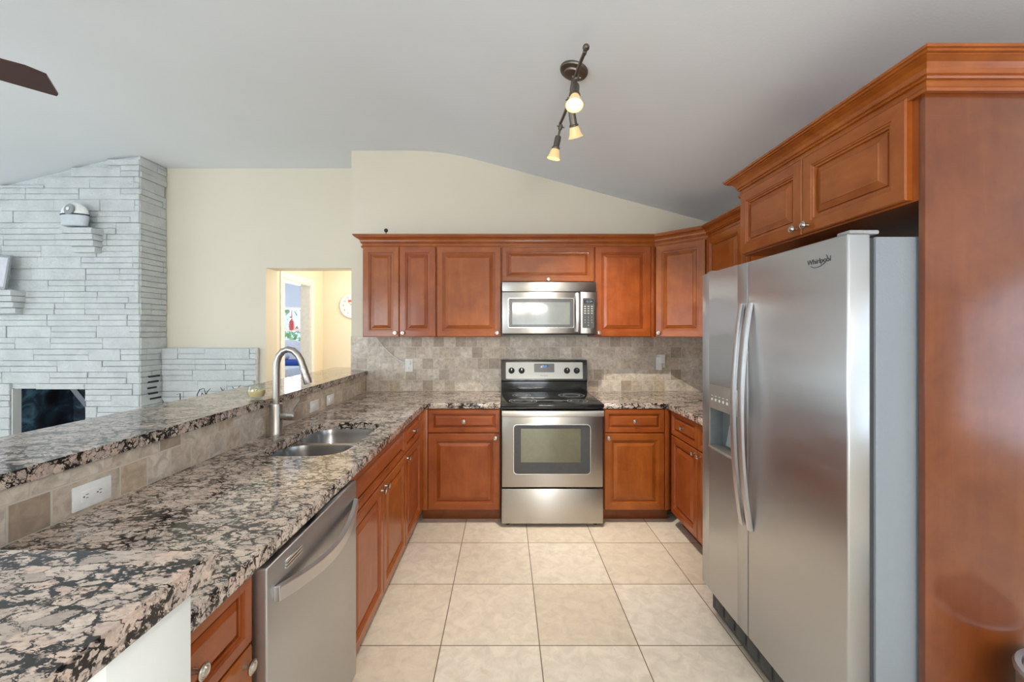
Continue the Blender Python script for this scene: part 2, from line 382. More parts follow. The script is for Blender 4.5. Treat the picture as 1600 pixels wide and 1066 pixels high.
# ------------------------------------------------------------------ cabinet kit (local frame: x along the width, front faces -y, z up)
def door_mesh(x0, x1, z0, z1, s=1.0):
    prof = [(0, 0.0), (0, -0.017), (0.004, -0.021), (0.046*s, -0.021), (0.048*s, -0.018), (0.053*s, -0.018), (0.056*s, -0.0125), (0.062*s, -0.0115), (0.064*s, -0.004), (0.069*s, -0.004),
            (0.071*s, -0.009), (0.092*s, -0.0172), (0.094*s, -0.0192), (0.096*s, -0.0192)]
    b = bmesh.new(); prev = None
    for ins, y in prof:
        r = [b.verts.new((x, y, z)) for x, z in ((x0+ins, z0+ins), (x1-ins, z0+ins), (x1-ins, z1-ins), (x0+ins, z1-ins))]
        if prev:
            for i in range(4):
                j = (i+1) % 4; f = b.faces.new((prev[i], prev[j], r[j], r[i])); f.material_index = 1 if i in (0, 2) else 0
        else: b.faces.new(r[::-1])
        prev = r
    f = b.faces.new(prev); f.material_index = 0 if (z1-z0) >= (x1-x0)*0.75 else 1
    m = MB(); m.merge(b, None); return m
def knob(parent, x, z, y=-0.020):
    m = MB(); m.lathe([(0.007, 0), (0.006, 0.004), (0.005, 0.012), (0.010, 0.016), (0.0155, 0.019), (0.0165, 0.023), (0.0135, 0.025), (0.0125, 0.0242), (0.0105, 0.0242), (0.008, 0.0275), (0.0, 0.0285)], (x, y, z), (0, -1, 0), 20)
    return m.build('knob', 'nickel', parent)
def front(root, kind, x0, x1, z0, z1, knobs=(), s=None):
    s = s or (0.62 if kind == 'drawer_front' else 1.0)
    o = door_mesh(x0, x1, z0, z1, s).build(kind, ['wood_v', 'wood_h'], root, angle=20)
    for kx, kz in knobs: knob(o, kx, kz)
    return o
def base_cab(label, loc, rz, w, depth, fronts, filler=None, group=None, hollow=False):
    t = thing('base_cabinet', label, 'cabinet', loc, rz, group)
    m = MB()
    if hollow:
        m.box(0, 0.018, 0, depth, 0.10, 0.872); m.box(w-0.018, w, 0, depth, 0.10, 0.872); m.box(0.018, w-0.018, 0, depth, 0.10, 0.118)
        m.box(0.018, w-0.018, depth-0.006, depth, 0.118, 0.872); m.box(0.018, w-0.018, 0, 0.02, 0.684, 0.872); m.box(w/2-0.02, w/2+0.02, 0, 0.02, 0.118, 0.684)
    else: m.box(0, w, 0, depth, 0.10, 0.872)
    m.build('carcass', 'wood_v', t)
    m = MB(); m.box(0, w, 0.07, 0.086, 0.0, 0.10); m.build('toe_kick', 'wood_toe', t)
    for a in fronts: front(t, *a)
    if filler:
        m = MB(); m.box(filler[0], filler[1], -0.018, 0, 0.105, 0.868, 0.002); m.build('filler_strip', 'wood_v', t)
    return t
def wall_cab(label, loc, rz, w, depth, z0, z1, fronts, filler=None):
    t = thing('wall_cabinet', label, 'cabinet', loc, rz)
    lz = loc[2]
    m = MB(); m.box(0, w, 0, depth, z0-lz, z1-lz); m.build('carcass', 'wood_v', t)
    for a in fronts: front(t, *a)
    if filler:
        m = MB(); m.box(filler[0], filler[1], -0.018, 0, z0-lz, z1-lz, 0.002); m.build('filler_strip', 'wood_v', t)
    return t
DZ = (0.692, 0.864); OZ = (0.108, 0.684)
XL = -0.640
# run under the bar, fronts facing the aisle
base_cab('base cabinet between the white wall end and the dishwasher', (XL, 0.617, 0), R(90), 0.383, 0.60,
         [('drawer_front', 0.004, 0.379, *DZ, [(0.19, 0.775)]), ('door', 0.004, 0.379, *OZ, [(0.345, 0.655)])])
base_cab('wide sink base cabinet with a blank panel over two doors, beside the dishwasher', (XL, 1.617, 0), R(90), 0.913, 0.60,
         [('drawer_front', 0.004, 0.909, *DZ, []), ('door', 0.004, 0.455, *OZ, [(0.425, 0.652)]), ('door', 0.459, 0.909, *OZ, [(0.489, 0.652)])], hollow=True)
base_cab('narrow base cabinet in the corner past the sink, one drawer over one door', (XL, 2.532, 0), R(90), 0.57, 0.60,
         [('drawer_front', 0.004, 0.455, *DZ, [(0.23, 0.778)]), ('door', 0.004, 0.455, *OZ, [(0.036, 0.652)])], (0.459, 0.53))
# back run, either side of the range
base_cab('base cabinet beside the oven on the sink side', (-0.638, 3.08, 0), 0, 0.603, 0.59,
         [('drawer_front', 0.057, 0.599, *DZ, [(0.328, 0.778)]), ('door', 0.057, 0.599, *OZ, [(0.567, 0.655)])], (0.0, 0.053))
base_cab('base cabinet beside the oven on the refrigerator side', (0.748, 3.08, 0), 0, 0.51, 0.59,
         [('drawer_front', 0.004, 0.456, *DZ, [(0.23, 0.778)]), ('door', 0.004, 0.456, *OZ, [(0.034, 0.655)])], (0.46, 0.492))
base_cab('base cabinet facing the sink, in the corner by the oven', (1.26, 3.03, 0), R(-90), 0.412, 0.58,
         [('drawer_front', 0.004, 0.408, *DZ, [(0.205, 0.778)]), ('door', 0.004, 0.408, *OZ, [(0.375, 0.655)])])
base_cab('base cabinet mostly hidden behind the far side of the refrigerator', (1.26, 2.617, 0), R(-90), 0.47, 0.58,
         [('drawer_front', 0.004, 0.466, *DZ, [(0.235, 0.778)]), ('door', 0.004, 0.466, *OZ, [(0.036, 0.655)])])
# wall cabinets
UZ0, UZ1 = 1.408, 2.168
fz0, fz1 = 0.004, UZ1-UZ0-0.01
wall_cab('wall cabinet with two narrow doors, first from the open end of the back wall', (-1.182, 3.38, UZ0), 0, 0.612, 0.298, UZ0, UZ1,
         [('door', 0.004, 0.304, fz0, fz1, [(0.275, 0.035)]), ('door', 0.308, 0.608, fz0, fz1, [(0.338, 0.035)])])
wall_cab('wall cabinet with one wide door beside the microwave', (-0.568, 3.38, UZ0), 0, 0.537, 0.298, UZ0, UZ1,
         [('door', 0.004, 0.533, fz0, fz1, [(0.503, 0.035)])])
wall_cab('short wide wall cabinet directly above the microwave', (-0.029, 3.38, 1.858), 0, 0.774, 0.298, 1.858, UZ1,
         [('door', 0.006, 0.768, 0.010, 0.297, [(0.387, 0.026)], 0.8)])
wall_cab('tall single door wall cabinet between the microwave and the angled corner cabinet', (0.747, 3.38, UZ0), 0, 0.498, 0.298, UZ0, UZ1,
         [('door', 0.004, 0.462, fz0, fz1, [(0.028, 0.035)])], (0.466, 0.494))
t = thing('corner_cabinet', 'wall cabinet set at an angle across the corner', 'cabinet', (1.259, 3.374, UZ0), R(-45))
inv = Matrix.Rotation(R(45), 4, 'Z') @ Matrix.Translation((-1.259, -3.374, -UZ0))
m = MB(); b = bmesh.new()
for p in [(1.247, 3.678), (1.247, 3.386), (1.539, 3.094), (1.843, 3.094), (1.843, 3.678)]:
    pass
m.prism([(1.247, 3.678), (1.247, 3.386), (1.539, 3.094), (1.843, 3.094), (1.843, 3.678)], UZ0, UZ1)
bmesh.ops.transform(m.bm, matrix=inv, verts=m.bm.verts); m.build('carcass', 'wood_v', t)
front(t, 'door', 0.004, 0.392, fz0, fz1, [(0.034, 0.035)])
wall_cab('wall cabinet mostly hidden behind the refrigerator cabinet', (1.545, 3.09, UZ0), R(-90), 0.965, 0.298, UZ0, UZ1,
         [('door', 0.02, 0.478, fz0, fz1, [(0.45, 0.035)]), ('door', 0.482, 0.96, fz0, fz1, [(0.51, 0.035)])])
wall_cab('deep two-door cabinet bridging over the refrigerator', (1.24, 2.115, 1.845), R(-90), 0.90, 0.60, 1.845, UZ1,
         [('door', 0.010, 0.446, 0.006, 0.318, [(0.416, 0.036)]), ('door', 0.450, 0.880, 0.006, 0.318, [(0.480, 0.036)])])
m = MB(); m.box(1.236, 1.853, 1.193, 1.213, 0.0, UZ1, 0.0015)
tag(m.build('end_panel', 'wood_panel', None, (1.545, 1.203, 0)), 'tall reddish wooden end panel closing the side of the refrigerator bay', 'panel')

# crown moulding swept with mitred corners
def crown(name, path, label):
    prof = [(0, -0.014), (0.012, -0.014), (0.014, -0.006), (0.012, 0.0), (0.006, 0.002), (0.006, 0.020), (0.015, 0.021), (0.018, 0.026), (0.015, 0.031), (0.020, 0.033), (0.023, 0.046), (0.033, 0.058), (0.049, 0.065),
            (0.051, 0.065), (0.051, 0.069), (0.060, 0.070), (0.060, 0.077), (0.066, 0.078), (0.066, 0.087), (0, 0.087)]
    n = len(path); P = [Vector(p) for p in path]; rings = []
    for i in range(n):
        d0 = (P[i]-P[i-1]).normalized() if i else None; d1 = (P[i+1]-P[i]).normalized() if i < n-1 else None
        r = lambda d: Vector((d.y, -d.x))
        if d0 is None: off = r(d1)
        elif d1 is None: off = r(d0)
        else:
            off = (r(d0)+r(d1)); off = off/ (1+r(d0).dot(r(d1)))
        rings.append([(P[i].x+off.x*o, P[i].y+off.y*o, UZ1-0.002+z) for o, z in prof])
    m = MB(); m.loft(rings)
    org = (sum(p.x for p in P)/n, sum(p.y for p in P)/n, UZ1)
    return tag(m.build(name, 'wood_h', None, org, angle=20), label, 'crown moulding')
crown('crown_moulding', [(-1.182, 3.69), (-1.182, 3.38), (1.249, 3.38), (1.545, 3.084), (1.545, 2.19)], 'long stepped wooden crown moulding along the back wall cabinets and corner')
crown('crown_moulding', [(1.57, 2.117), (1.238, 2.117), (1.238, 1.192), (1.85, 1.192)], 'stepped wooden crown moulding wrapping the tall refrigerator surround')

# ------------------------------------------------------------------ worktops
def rrect(x0, x1, y0, y1, r, n=8):
    out = []
    for cx, cy, a0 in ((x1-r, y1-r, 0), (x0+r, y1-r, 90), (x0+r, y0+r, 180), (x1-r, y0+r, 270)):
        for k in range(n+1):
            a = R(a0+90*k/n); out.append((cx+r*math.cos(a), cy+r*math.sin(a)))
    return out
ZT, ZB = 0.914, 0.874
CX0, CX1 = -1.252, -0.600
m = MB()
SX0, SX1, SY0, SY1 = -1.095, -0.715, 1.755, 2.405
def plate_with_hole(m, ox0, ox1, oy0, oy1, loop):
    cx, cy = (ox0+ox1)/2, (SY0+SY1)/2
    outer = []
    for x, y in loop:
        dx, dy = x-cx, y-cy; t = min(((ox1-cx) if dx > 0 else (ox0-cx))/dx if abs(dx) > 1e-6 else 9e9, ((oy1-cy) if dy > 0 else (oy0-cy))/dy if abs(dy) > 1e-6 else 9e9)
        outer.append((cx+dx*t, cy+dy*t))
    rings = [[(x, y, ZB) for x, y in loop], [(x, y, ZT-0.004) for x, y in loop], [(x+(cx-x)*-0.012, y+(cy-y)*-0.012, ZT) for x, y in loop], [(x, y, ZT) for x, y in outer], [(x, y, ZB) for x, y in outer]]
    v = [[m.bm.verts.new(p) for p in r] for r in rings]; n = len(loop)
    for a, b in zip(v, v[1:]+v[:1]):
        for i in range(n):
            j = (i+1) % n; m.bm.faces.new((a[i], a[j], b[j], b[i]))
    for (px, py) in ((ox0, oy0), (ox0, oy1), (ox1, oy0), (ox1, oy1)):           # the four outer corners
        for z, fl in ((ZT, 1), (ZB, 0)):
            best = None
            for i in range(n):
                j = (i+1) % n; (ax, ay), (bx, by) = outer[i], outer[j]
                if (abs(ax-px) < 1e-6 and abs(by-py) < 1e-6) or (abs(ay-py) < 1e-6 and abs(bx-px) < 1e-6):
                    m.bm.faces.new((m.bm.verts.new((ax, ay, z)), m.bm.verts.new((px, py, z)), m.bm.verts.new((bx, by, z))))
hole = rrect(SX0, SX1, SY0, SY1, 0.12, 8)
plate_with_hole(m, CX0, -0.604, 1.60, 2.56, hole)
m.box(CX0, -0.604, 0.613, 1.60, ZB, ZT); m.box(CX0, -0.604, 2.56, 3.678, ZB, ZT)
# nosing along the front edges with an eased profile
m.box(-0.606, CX1, 0.613, 3.055, ZB-0.002, ZT, 0.004); m.box(-0.606, -0.033, 3.055, 3.07, ZB-0.002, ZT, 0.004); m.box(-0.604, -0.033, 3.068, 3.678, ZB, ZT)
ct = m.build('countertop', 'granite', None, (-0.92, 2.1, ZB), angle=25)
tag(ct, 'long speckled granite countertop under the bar, holding the sink', 'countertop')
m = MB(); m.box(0.737, 1.843, 3.068, 3.678, ZB, ZT); m.box(0.737, 1.222, 3.055, 3.07, ZB-0.002, ZT, 0.004)
m.box(1.222, 1.843, 2.14, 3.07, ZB, ZT); m.box(1.218, 1.226, 2.14, 3.06, ZB-0.002, ZT, 0.003)
tag(m.build('countertop', 'granite', None, (1.4, 3.0, ZB), angle=25), 'corner granite countertop between the range and the refrigerator', 'countertop')
m = MB(); m.prism([(-1.683, 0.16), (-0.462, 0.16), (-0.462, 0.652), (-1.241, 0.652), (-1.241, 3.676), (-1.400, 3.676), (-1.400, 4.02), (-1.683, 4.02)], 1.060, 1.100)
bmesh.ops.bevel(m.bm, geom=list(m.bm.edges), offset=0.004, segments=2, affect='EDGES')
tag(m.build('bar_top', 'granite', None, (-1.4, 1.5, 1.06), angle=25), 'raised L-shaped granite bar top on the tiled half wall', 'countertop')

# ------------------------------------------------------------------ sink and faucet
sk = thing('kitchen_sink', 'double bowl undermount stainless steel sink set in the granite', 'sink', (-0.905, 2.08, 0.70))
O = (-0.905, 2.08, 0.70)
def bowl(y0, y1, rr, depth):
    m = MB(); x0, x1 = SX0-0.004, SX1+0.004; rings = []
    for ins, z, r in ((-0.012, ZB-0.002, 0.001), (0.0, ZB-0.002, rr), (0.004, ZB-0.03, rr), (0.014, ZB-depth+0.03, rr-0.01), (0.03, ZB-depth+0.006, rr-0.02), (0.06, ZB-depth, rr-0.05)):
        rings.append([(x, y, z) for x, y in rrect(x0+ins, x1-ins, y0+ins, y1-ins, max(r, 0.02) if r != 0.001 else r, 8)])
    m.loft(rings, cap0=False); o = m.build('bowl', 'steel_sink', sk, O)
    m = MB(); m.lathe([(0.044, 0), (0.044, 0.003), (0.036, 0.004), (0.032, 0.001), (0.0, 0.001)], ((x0+x1)/2, (y0+y1)/2, ZB-depth)); m.build('drain', 'chrome', o, O)
bowl(SY0-0.004, 2.075, 0.115, 0.19); bowl(2.105, SY1+0.004, 0.10, 0.16)
m = MB(); m.box(SX0+0.01, SX1-0.01, 2.079, 2.101, ZB-0.05, ZB-0.006, 0.006); m.build('divider', 'steel_sink', sk, O)

fx, fy = -1.187, 2.104
fc = thing('kitchen_faucet', 'brushed nickel gooseneck pull-down faucet standing behind the sink', 'faucet', (fx, fy, ZT)); O = (fx, fy, ZT)
m = MB(); m.lathe([(0.036, 0), (0.036, 0.006), (0.032, 0.010), (0.031, 0.012), (0.031, 0.155), (0.029, 0.165), (0.018, 0.167)], (fx, fy, ZT), n=28); m.build('base', 'nickel_faucet', fc, O)
pts = [(431.5, 632), (431.5, 600), (431.5, 577), (432.5, 566), (436, 556), (442, 549), (450, 546), (458, 548), (465, 554.5), (470, 563), (473.5, 573)]
pp = [at(px, py, fy) for px, py in pts]
m = MB(); m.tube(pp, 0.0165, 16); m.build('spout', 'nickel_faucet', fc, O)
a, b_ = at(473.5, 573, fy), at(481.8, 599.5, fy); d = (b_-a).normalized(); L = (b_-a).length
m = MB(); m.lathe([(0.0165, 0), (0.0175, 0.003), (0.018, 0.035), (0.0172, 0.036), (0.0172, 0.039), (0.0185, 0.040), (0.0205, L-0.004), (0.019, L), (0.012, L), (0.0, L-0.002)], a, d, 20); m.build('spray_head', 'nickel_faucet', fc, O)
hz = at(431, 650, fy).z
m = MB(); m.lathe([(0.016, 0.02), (0.020, 0.034), (0.0235, 0.046), (0.0235, 0.064), (0.0225, 0.065), (0.0225, 0.067), (0.0235, 0.068), (0.0235, 0.098), (0.021, 0.101), (0.0, 0.101)], (fx, fy, hz), (1, 0, 0), 24); hb = m.build('handle_body', 'nickel_faucet', fc, O)
m = MB(); m.tube([(fx+0.085, fy, hz+0.015), (fx+0.10, fy, hz+0.05), (fx+0.122, fy, hz+0.083)], [0.0045, 0.004, 0.0035], 10); m.build('lever', 'nickel_faucet', hb, O)

# ------------------------------------------------------------------ dishwasher
dw = thing('dishwasher', 'stainless steel dishwasher built in beneath the granite counter', 'dishwasher', (-0.92, 1.308, 0)); O = (-0.92, 1.308, 0)
m = MB(); m.box(-1.22, -0.632, 1.006, 1.610, 0.05, 0.868); m.build('body', 'black_matte', dw, O)
m = MB(); m.box(-0.632, -0.590, 1.006, 1.612, 0.095, 0.862, 0.005, seg=3); dr = m.build('door', 'steel_v', dw, O)
m = MB(); m.box(-0.67, -0.655, 1.006, 1.61, 0.0, 0.095); m.build('toe_kick', 'black_matte', dw, O)
m = MB(); rings = []
for i in range(17):
    u = i/16; y = 1.035+0.55*u; x = -0.590+0.012+0.040*math.sin(math.pi*u)**0.9
    z1 = 0.800-0.028*math.sin(math.pi*u); z0 = z1-0.038
    rings.append([(x-0.012, y, z1), (x+0.002, y, z1), (x+0.004, y, z1-0.003), (x+0.004, y, z0+0.003), (x+0.002, y, z0), (x-0.004, y, z0), (x-0.004, y, z1-0.008), (x-0.012, y, z1-0.008)])
m.loft(rings); m.box(-0.590, -0.573, 1.033, 1.041, 0.762, 0.800, 0.002); m.box(-0.590, -0.573, 1.579, 1.587, 0.762, 0.800, 0.002)
m.build('handle', 'steel_plain', dr, O)
m = MB()
for k in range(3): m.box(-0.592, -0.586, 1.09, 1.175, 0.812+0.009*k, 0.818+0.009*k, 0.001)
m.build('vent', 'chrome', dr, O)

# ------------------------------------------------------------------ range
rg = thing('electric_range', 'freestanding stainless electric range with black glass cooktop', 'range', (0.351, 3.33, 0)); O = (0.351, 3.33, 0)
x0, x1 = -0.0285, 0.7315
m = MB(); m.box(x0, x1, 3.045, 3.65, 0.03, 0.895)
for xx in (x0+0.05, x1-0.05):
    for yy in (3.07, 3.6): m.lathe([(0.018, 0), (0.018, 0.03)], (xx, yy, 0.0), n=12)
m.build('body', 'black_matte', rg, O)
m = MB(); m.box(x0, x1, 2.985, 3.60, 0.893, 0.918, 0.006); ck = m.build('cooktop', 'black_gloss', rg, O)
for cx, cy, r in ((0.14, 3.14, 0.105), (0.56, 3.14, 0.075), (0.14, 3.42, 0.075), (0.56, 3.42, 0.105)):
    for rr in (r, r*0.65):
        m = MB(); m.loft([[(cx+q*math.cos(k*math.pi/24), cy+q*math.sin(k*math.pi/24), z) for k in range(48)] for q, z in ((rr, 0.9181), (rr+0.003, 0.9184), (rr+0.004, 0.9181))], cap0=False, cap1=False)
        m.build('burner_ring', 'grey_plastic', ck, O)
m = MB(); m.box(x0+0.006, x1-0.006, 3.005, 3.045, 0.30, 0.862, 0.004); od = m.build('oven_door', 'steel', rg, O)
m = MB(); m.box(x0+0.002, x1-0.002, 3.02, 3.045, 0.862, 0.893); m.build('trim_strip', 'black_gloss', rg, O)
def rpanel(m, ax0, ax1, az0, az1, r, y0, y1, bev=0.0):
    m.loft([[(x, y0, z) for x, z in rrect(ax0, ax1, az0, az1, r, 6)], [(x, y1+bev, z) for x, z in rrect(ax0, ax1, az0, az1, r, 6)], [(x, y1, z) for x, z in rrect(ax0+bev, ax1-bev, az0+bev, az1-bev, max(r-bev, 0.001), 6)]])
    return m
m = MB(); rpanel(m, 0.060, 0.637, 0.394, 0.768, 0.03, 3.006, 3.002, 0.002); m.build('window_trim', 'chrome', od, O)
m = MB(); rpanel(m, 0.066, 0.631, 0.400, 0.762, 0.026, 3.006, 3.0005); m.build('window_frame', 'charcoal', od, O)
m = MB(); rpanel(m, 0.118, 0.560, 0.486, 0.735, 0.004, 3.004, 2.9995); m.build('window_glass', 'oven_glass_tint', od, O)
m = MB(); rings = []
for i in range(13):
    u = i/12; x = x0+0.006+(x1-x0-0.012)*u; y = 2.972-0.012*math.sin(math.pi*u)
    rings.append([(x, y+0.012, 0.872), (x, y+0.002, 0.872), (x, y, 0.868), (x, y-0.002, 0.850), (x, y, 0.832), (x, y+0.004, 0.829), (x, y+0.012, 0.832)])
m.loft(rings); m.box(x0+0.006, x0+0.03, 2.975, 3.006, 0.835, 0.868, 0.003); m.box(x1-0.03, x1-0.006, 2.975, 3.006, 0.835, 0.868, 0.003)
m.build('handle', 'steel', od, O)
m = MB(); m.box(x0+0.003, x1-0.003, 3.006, 3.045, 0.028, 0.288, 0.006); m.build('storage_drawer', 'steel', rg, O)
# backguard
bgd = MB(); bgd.prism([(3.60, 0.90), (3.60, 1.01), (3.578, 1.022), (3.60, 1.197), (3.612, 1.202), (3.672, 1.202), (3.672, 0.90)], x0-0.004, x1-0.004, 'x'); bk = bgd.build('backguard', 'black_gloss', rg, O)
ny = Vector((0, -0.175, 0.022)).normalized()                       # outward normal of the leaning control face
def on_face(px, py):
    z = H-(py-VY)*3.585/F; y = 3.578+(z-1.022)*0.022/0.175; return Vector(((px-VX)*y/F, y, z))
def face_plate(m, px0, px1, py0, py1, r, t0, t1):
    for tt in (1,):
        lo, hi = on_face(px0, py1), on_face(px1, py0); l = rrect(lo.x, hi.x, lo.z, hi.z, r, 4)
        ring = lambda t: [Vector((x, 3.578+(z-1.022)*0.022/0.175, z))+ny*t for x, z in l]
        m.loft([ring(t0), ring(t1)])
    return m
m = face_plate(MB(), 790.5, 910, 566.5, 592, 0.006, -0.001, 0.002); cp = m.build('control_panel', 'steel_panel', bk, O)
m = face_plate(MB(), 834.6, 866, 568.5, 582, 0.006, 0.0015, 0.0035); m.build('clock_panel', 'charcoal', bk, O)
m = face_plate(MB(), 844.5, 856.5, 569.8, 575, 0.004, 0.003, 0.0042); m.build('clock_display', 'black_gloss', bk, O)
rot = Matrix.Rotation(R(90-7.2), 4, 'X')
m = MB(); m.text('10:24', 0.021, Matrix.Translation(on_face(850.5, 572.4)+ny*0.0045) @ rot, 0.0003); m.build('clock_digits', 'display_blue', bk, O)
m = MB(); m.text('Whirlpool', 0.016, Matrix.Translation(on_face(850, 587.3)+ny*0.0022) @ rot, 0.0003); m.build('lettering', 'dark_grey', bk, O)
for px in (799.3, 815.1, 885.8, 901):
    m = MB(); c = on_face(px, 579.4)+ny*0.002
    m.lathe([(0.027, 0), (0.027, 0.003), (0.021, 0.005), (0.019, 0.020), (0.016, 0.022), (0.0, 0.022)], c, ny, 24)
    k = m.build('knob', 'black_matte', bk, O)
    m = MB(); e = c+ny*0.0225; m.box(-0.0015, 0.0015, -0.001, 0.001, 0.004, 0.017); bmesh.ops.transform(m.bm, matrix=Matrix.Translation(e), verts=m.bm.verts); m.build('pointer', 'chrome', k, O)

# ------------------------------------------------------------------ microwave
mw = thing('microwave_oven', 'stainless over-the-range microwave mounted under the short cabinet', 'microwave', (0.35, 3.47, 1.43)); O = (0.35, 3.47, 1.43)
x0, x1 = -0.0235, 0.7345; YM = 3.262
m = MB(); m.box(x0+0.004, x1-0.004, 3.30, 3.677, 1.425, 1.853); m.build('body', 'black_matte', mw, O)
m = MB(); m.box(x0, x1, YM, 3.30, 1.776, 1.852, 0.004); vt = m.build('vent_panel', 'steel', mw, O)
m = MB(); m.box(x0, 0.604, YM, 3.30, 1.438, 1.772, 0.004); md = m.build('door', 'steel', mw, O)
m = MB(); m.box(0.607, x1, YM, 3.30, 1.438, 1.772, 0.004); mc = m.build('control_panel', 'steel', mw, O)
zz = lambda py: H-(py-VY)*YM/F
xx_ = lambda px: (px-VX)*YM/F
m = MB(); rpanel(m, xx_(793.6), xx_(897.4), zz(512.8), zz(465.6), 0.014, YM+0.002, YM-0.003, 0.002); m.build('window_trim', 'chrome', md, O)
m = MB(); rpanel(m, xx_(794.8), xx_(896.3), zz(511.8), zz(466.6), 0.012, YM+0.002, YM-0.004); m.build('window_frame', 'charcoal', md, O)
m = MB(); rpanel(m, xx_(800.3), xx_(890.5), zz(507.3), zz(472.5), 0.003, YM, YM-0.005); m.build('window_glass', 'micro_glass_tint', md, O)
m = MB(); hx = xx_(902.3); rings = []
for i in range(13):
    u = i/12; z = 1.452+0.31*u; y = YM-0.014-0.026*math.sin(math.pi*u)
    rings.append([(hx-0.016, y+0.014, z), (hx-0.016, y+0.004, z), (hx-0.009, y, z), (hx+0.009, y, z), (hx+0.016, y+0.004, z), (hx+0.016, y+0.014, z)])
m.loft(rings); m.box(hx-0.014, hx+0.014, YM-0.012, YM+0.002, 1.452, 1.475, 0.002); m.box(hx-0.014, hx+0.014, YM-0.012, YM+0.002, 1.739, 1.762, 0.002); m.build('handle', 'steel_plain', md, O)
m = MB(); rpanel(m, xx_(910.2), xx_(928.2), zz(512.6), zz(466), 0.006, YM+0.002, YM-0.002); m.build('keypad', 'charcoal', mc, O)
m = MB(); rpanel(m, xx_(912.8), xx_(927), zz(474.3), zz(468.6), 0.002, YM, YM-0.003); m.build('clock_display', 'black_gloss', mc, O)
RX = Matrix.Rotation(R(90), 4, 'X')
m = MB(); m.text('10:24', 0.026, Matrix.Translation((xx_(919.9), YM-0.0033, zz(471.5))) @ RX, 0.0003); m.build('clock_digits', 'display_dim', mc, O)
m = MB()
for r in range(4):
    for c_ in range(3): m.text('%s' % ('123456789 0 '[r*3+c_]), 0.016, Matrix.Translation((xx_(914+5.3*c_), YM-0.0025, zz(496+4.2*r))) @ RX, 0.0003)
for r in range(4):
    for c_ in range(3):
        b_k = MB(); b_k.box(xx_(912.6+5.3*c_), xx_(915.6+5.3*c_), YM-0.0028, YM-0.0015, zz(479.6+3.6*r), zz(478.1+3.6*r)); b_k.build('button', 'silver_paint', mc, O)
m.build('lettering', 'silver_paint', mc, O)
m = MB(); m.text('Whirlpool', 0.014, Matrix.Translation((xx_(858.5), YM-0.0006, zz(448.5))) @ RX, 0.0003); m.build('lettering', 'grey_plastic', vt, O)

# ------------------------------------------------------------------ refrigerator (front faces -x)
fr = thing('refrigerator', 'stainless side-by-side refrigerator with an ice and water dispenser', 'refrigerator', (1.43, 1.668, 0)); O = (1.43, 1.668, 0)
FX = 1.030; YA, YB, YD = 1.219, 2.118, 1.722; FZ0, FZ1 = 0.155, 1.748
m = MB(); m.box(1.118, 1.83, YA+0.004, YB-0.004, 0.03, 1.738, 0.004)
for yy in (YA+0.08, YB-0.08):
    for xx in (1.17, 1.75): m.lathe([(0.022, 0), (0.022, 0.035)], (xx, yy, 0.0), n=12)
m.build('body', 'fridge_side_textured', fr, O)
m = MB(); m.box(1.100, 1.118, YA+0.012, YB-0.012, FZ0+0.01, FZ1-0.012); m.build('gasket', 'dark_grey', fr, O)
m = MB(); m.box(FX, 1.100, YA, YD-0.002, FZ0, FZ1, 0.007, seg=3); rd = m.build('fresh_food_door', 'steel_v', fr, O)
# freezer door with the dispenser recess left open
QY0, QY1, QZ0, QZ1 = 1.80, 2.046, 0.872, 1.192; CZ = 1.072
m = MB(); m.box(FX, 1.100, YD+0.002, QY0, FZ0, FZ1, 0.004); m.box(FX, 1.100, QY1, YB, FZ0, FZ1, 0.004); m.box(FX+0.0005, 1.0995, QY0-0.004, QY1+0.004, FZ0, QZ0); m.box(FX+0.0005, 1.0995, QY0-0.004, QY1+0.004, QZ1, FZ1)
fd = m.build('freezer_door', 'steel_v', fr, O)
m = MB(); m.box(FX-0.002, FX+0.03, QY0, QY1, CZ, QZ1, 0.003); dp = m.build('dispenser_panel', 'silver_paint', fd, O)
for k in range(6):
    m = MB(); m.lathe([(0.007, 0), (0.007, 0.0015)], (FX-0.002, QY1-0.032-0.034*k, 1.118), (-1, 0, 0), 12); m.box(FX-0.0032, FX-0.001, QY1-0.040-0.034*k, QY1-0.026-0.034*k, 1.135, 1.138)
    m.build('dispenser_button', 'white_plastic', fd, O)
m = MB(); m.box(1.094, 1.0995, QY0, QY1, QZ0, CZ); m.box(FX+0.002, 1.095, QY0, QY0+0.008, QZ0, CZ); m.box(FX+0.002, 1.095, QY1-0.008, QY1, QZ0, CZ); m.box(FX+0.03, 1.095, QY0, QY1, CZ-0.004, CZ+0.004)
m.build('dispenser_recess', 'dispenser_grey', fd, O)
m = MB(); m.box(FX-0.006, 1.095, QY0, QY1, QZ0, QZ0+0.014, 0.003); m.box(FX-0.002, FX+0.006, QY1-0.006, QY1, QZ0, CZ); m.build('drip_tray', 'silver_paint', fd, O)
m = MB(); m.prism([(1.062, 0.905), (1.085, 0.905), (1.085, 1.0), (1.078, 1.0)], 1.89, 1.95, 'y'); m.build('paddle', 'grey_plastic', fd, O)
def bow(yc, par):
    m = MB(); rings = []
    for i in range(25):
        u = i/24; z = 0.622+0.95*u; x = FX-0.014-0.040*math.sin(math.pi*u)**0.8
        hw = 0.0135
        rings.append([(x+0.014, yc-hw, z), (x+0.003, yc-hw, z), (x, yc-hw*0.6, z), (x-0.002, yc, z), (x, yc+hw*0.6, z), (x+0.003, yc+hw, z), (x+0.014, yc+hw, z)])
    m.loft(rings); m.build('handle', 'steel_plain', par, O)
bow(1.694, rd); bow(1.752, fd)
m = MB(); m.box(1.075, 1.112, YA+0.02, YB-0.02, 0.03, 0.150)
for k in range(9): m.box(1.070, 1.077, YA+0.05+0.09*k, YA+0.12+0.09*k, 0.05, 0.125, 0.002)
m.build('kick_grille', 'dark_grey', fr, O)
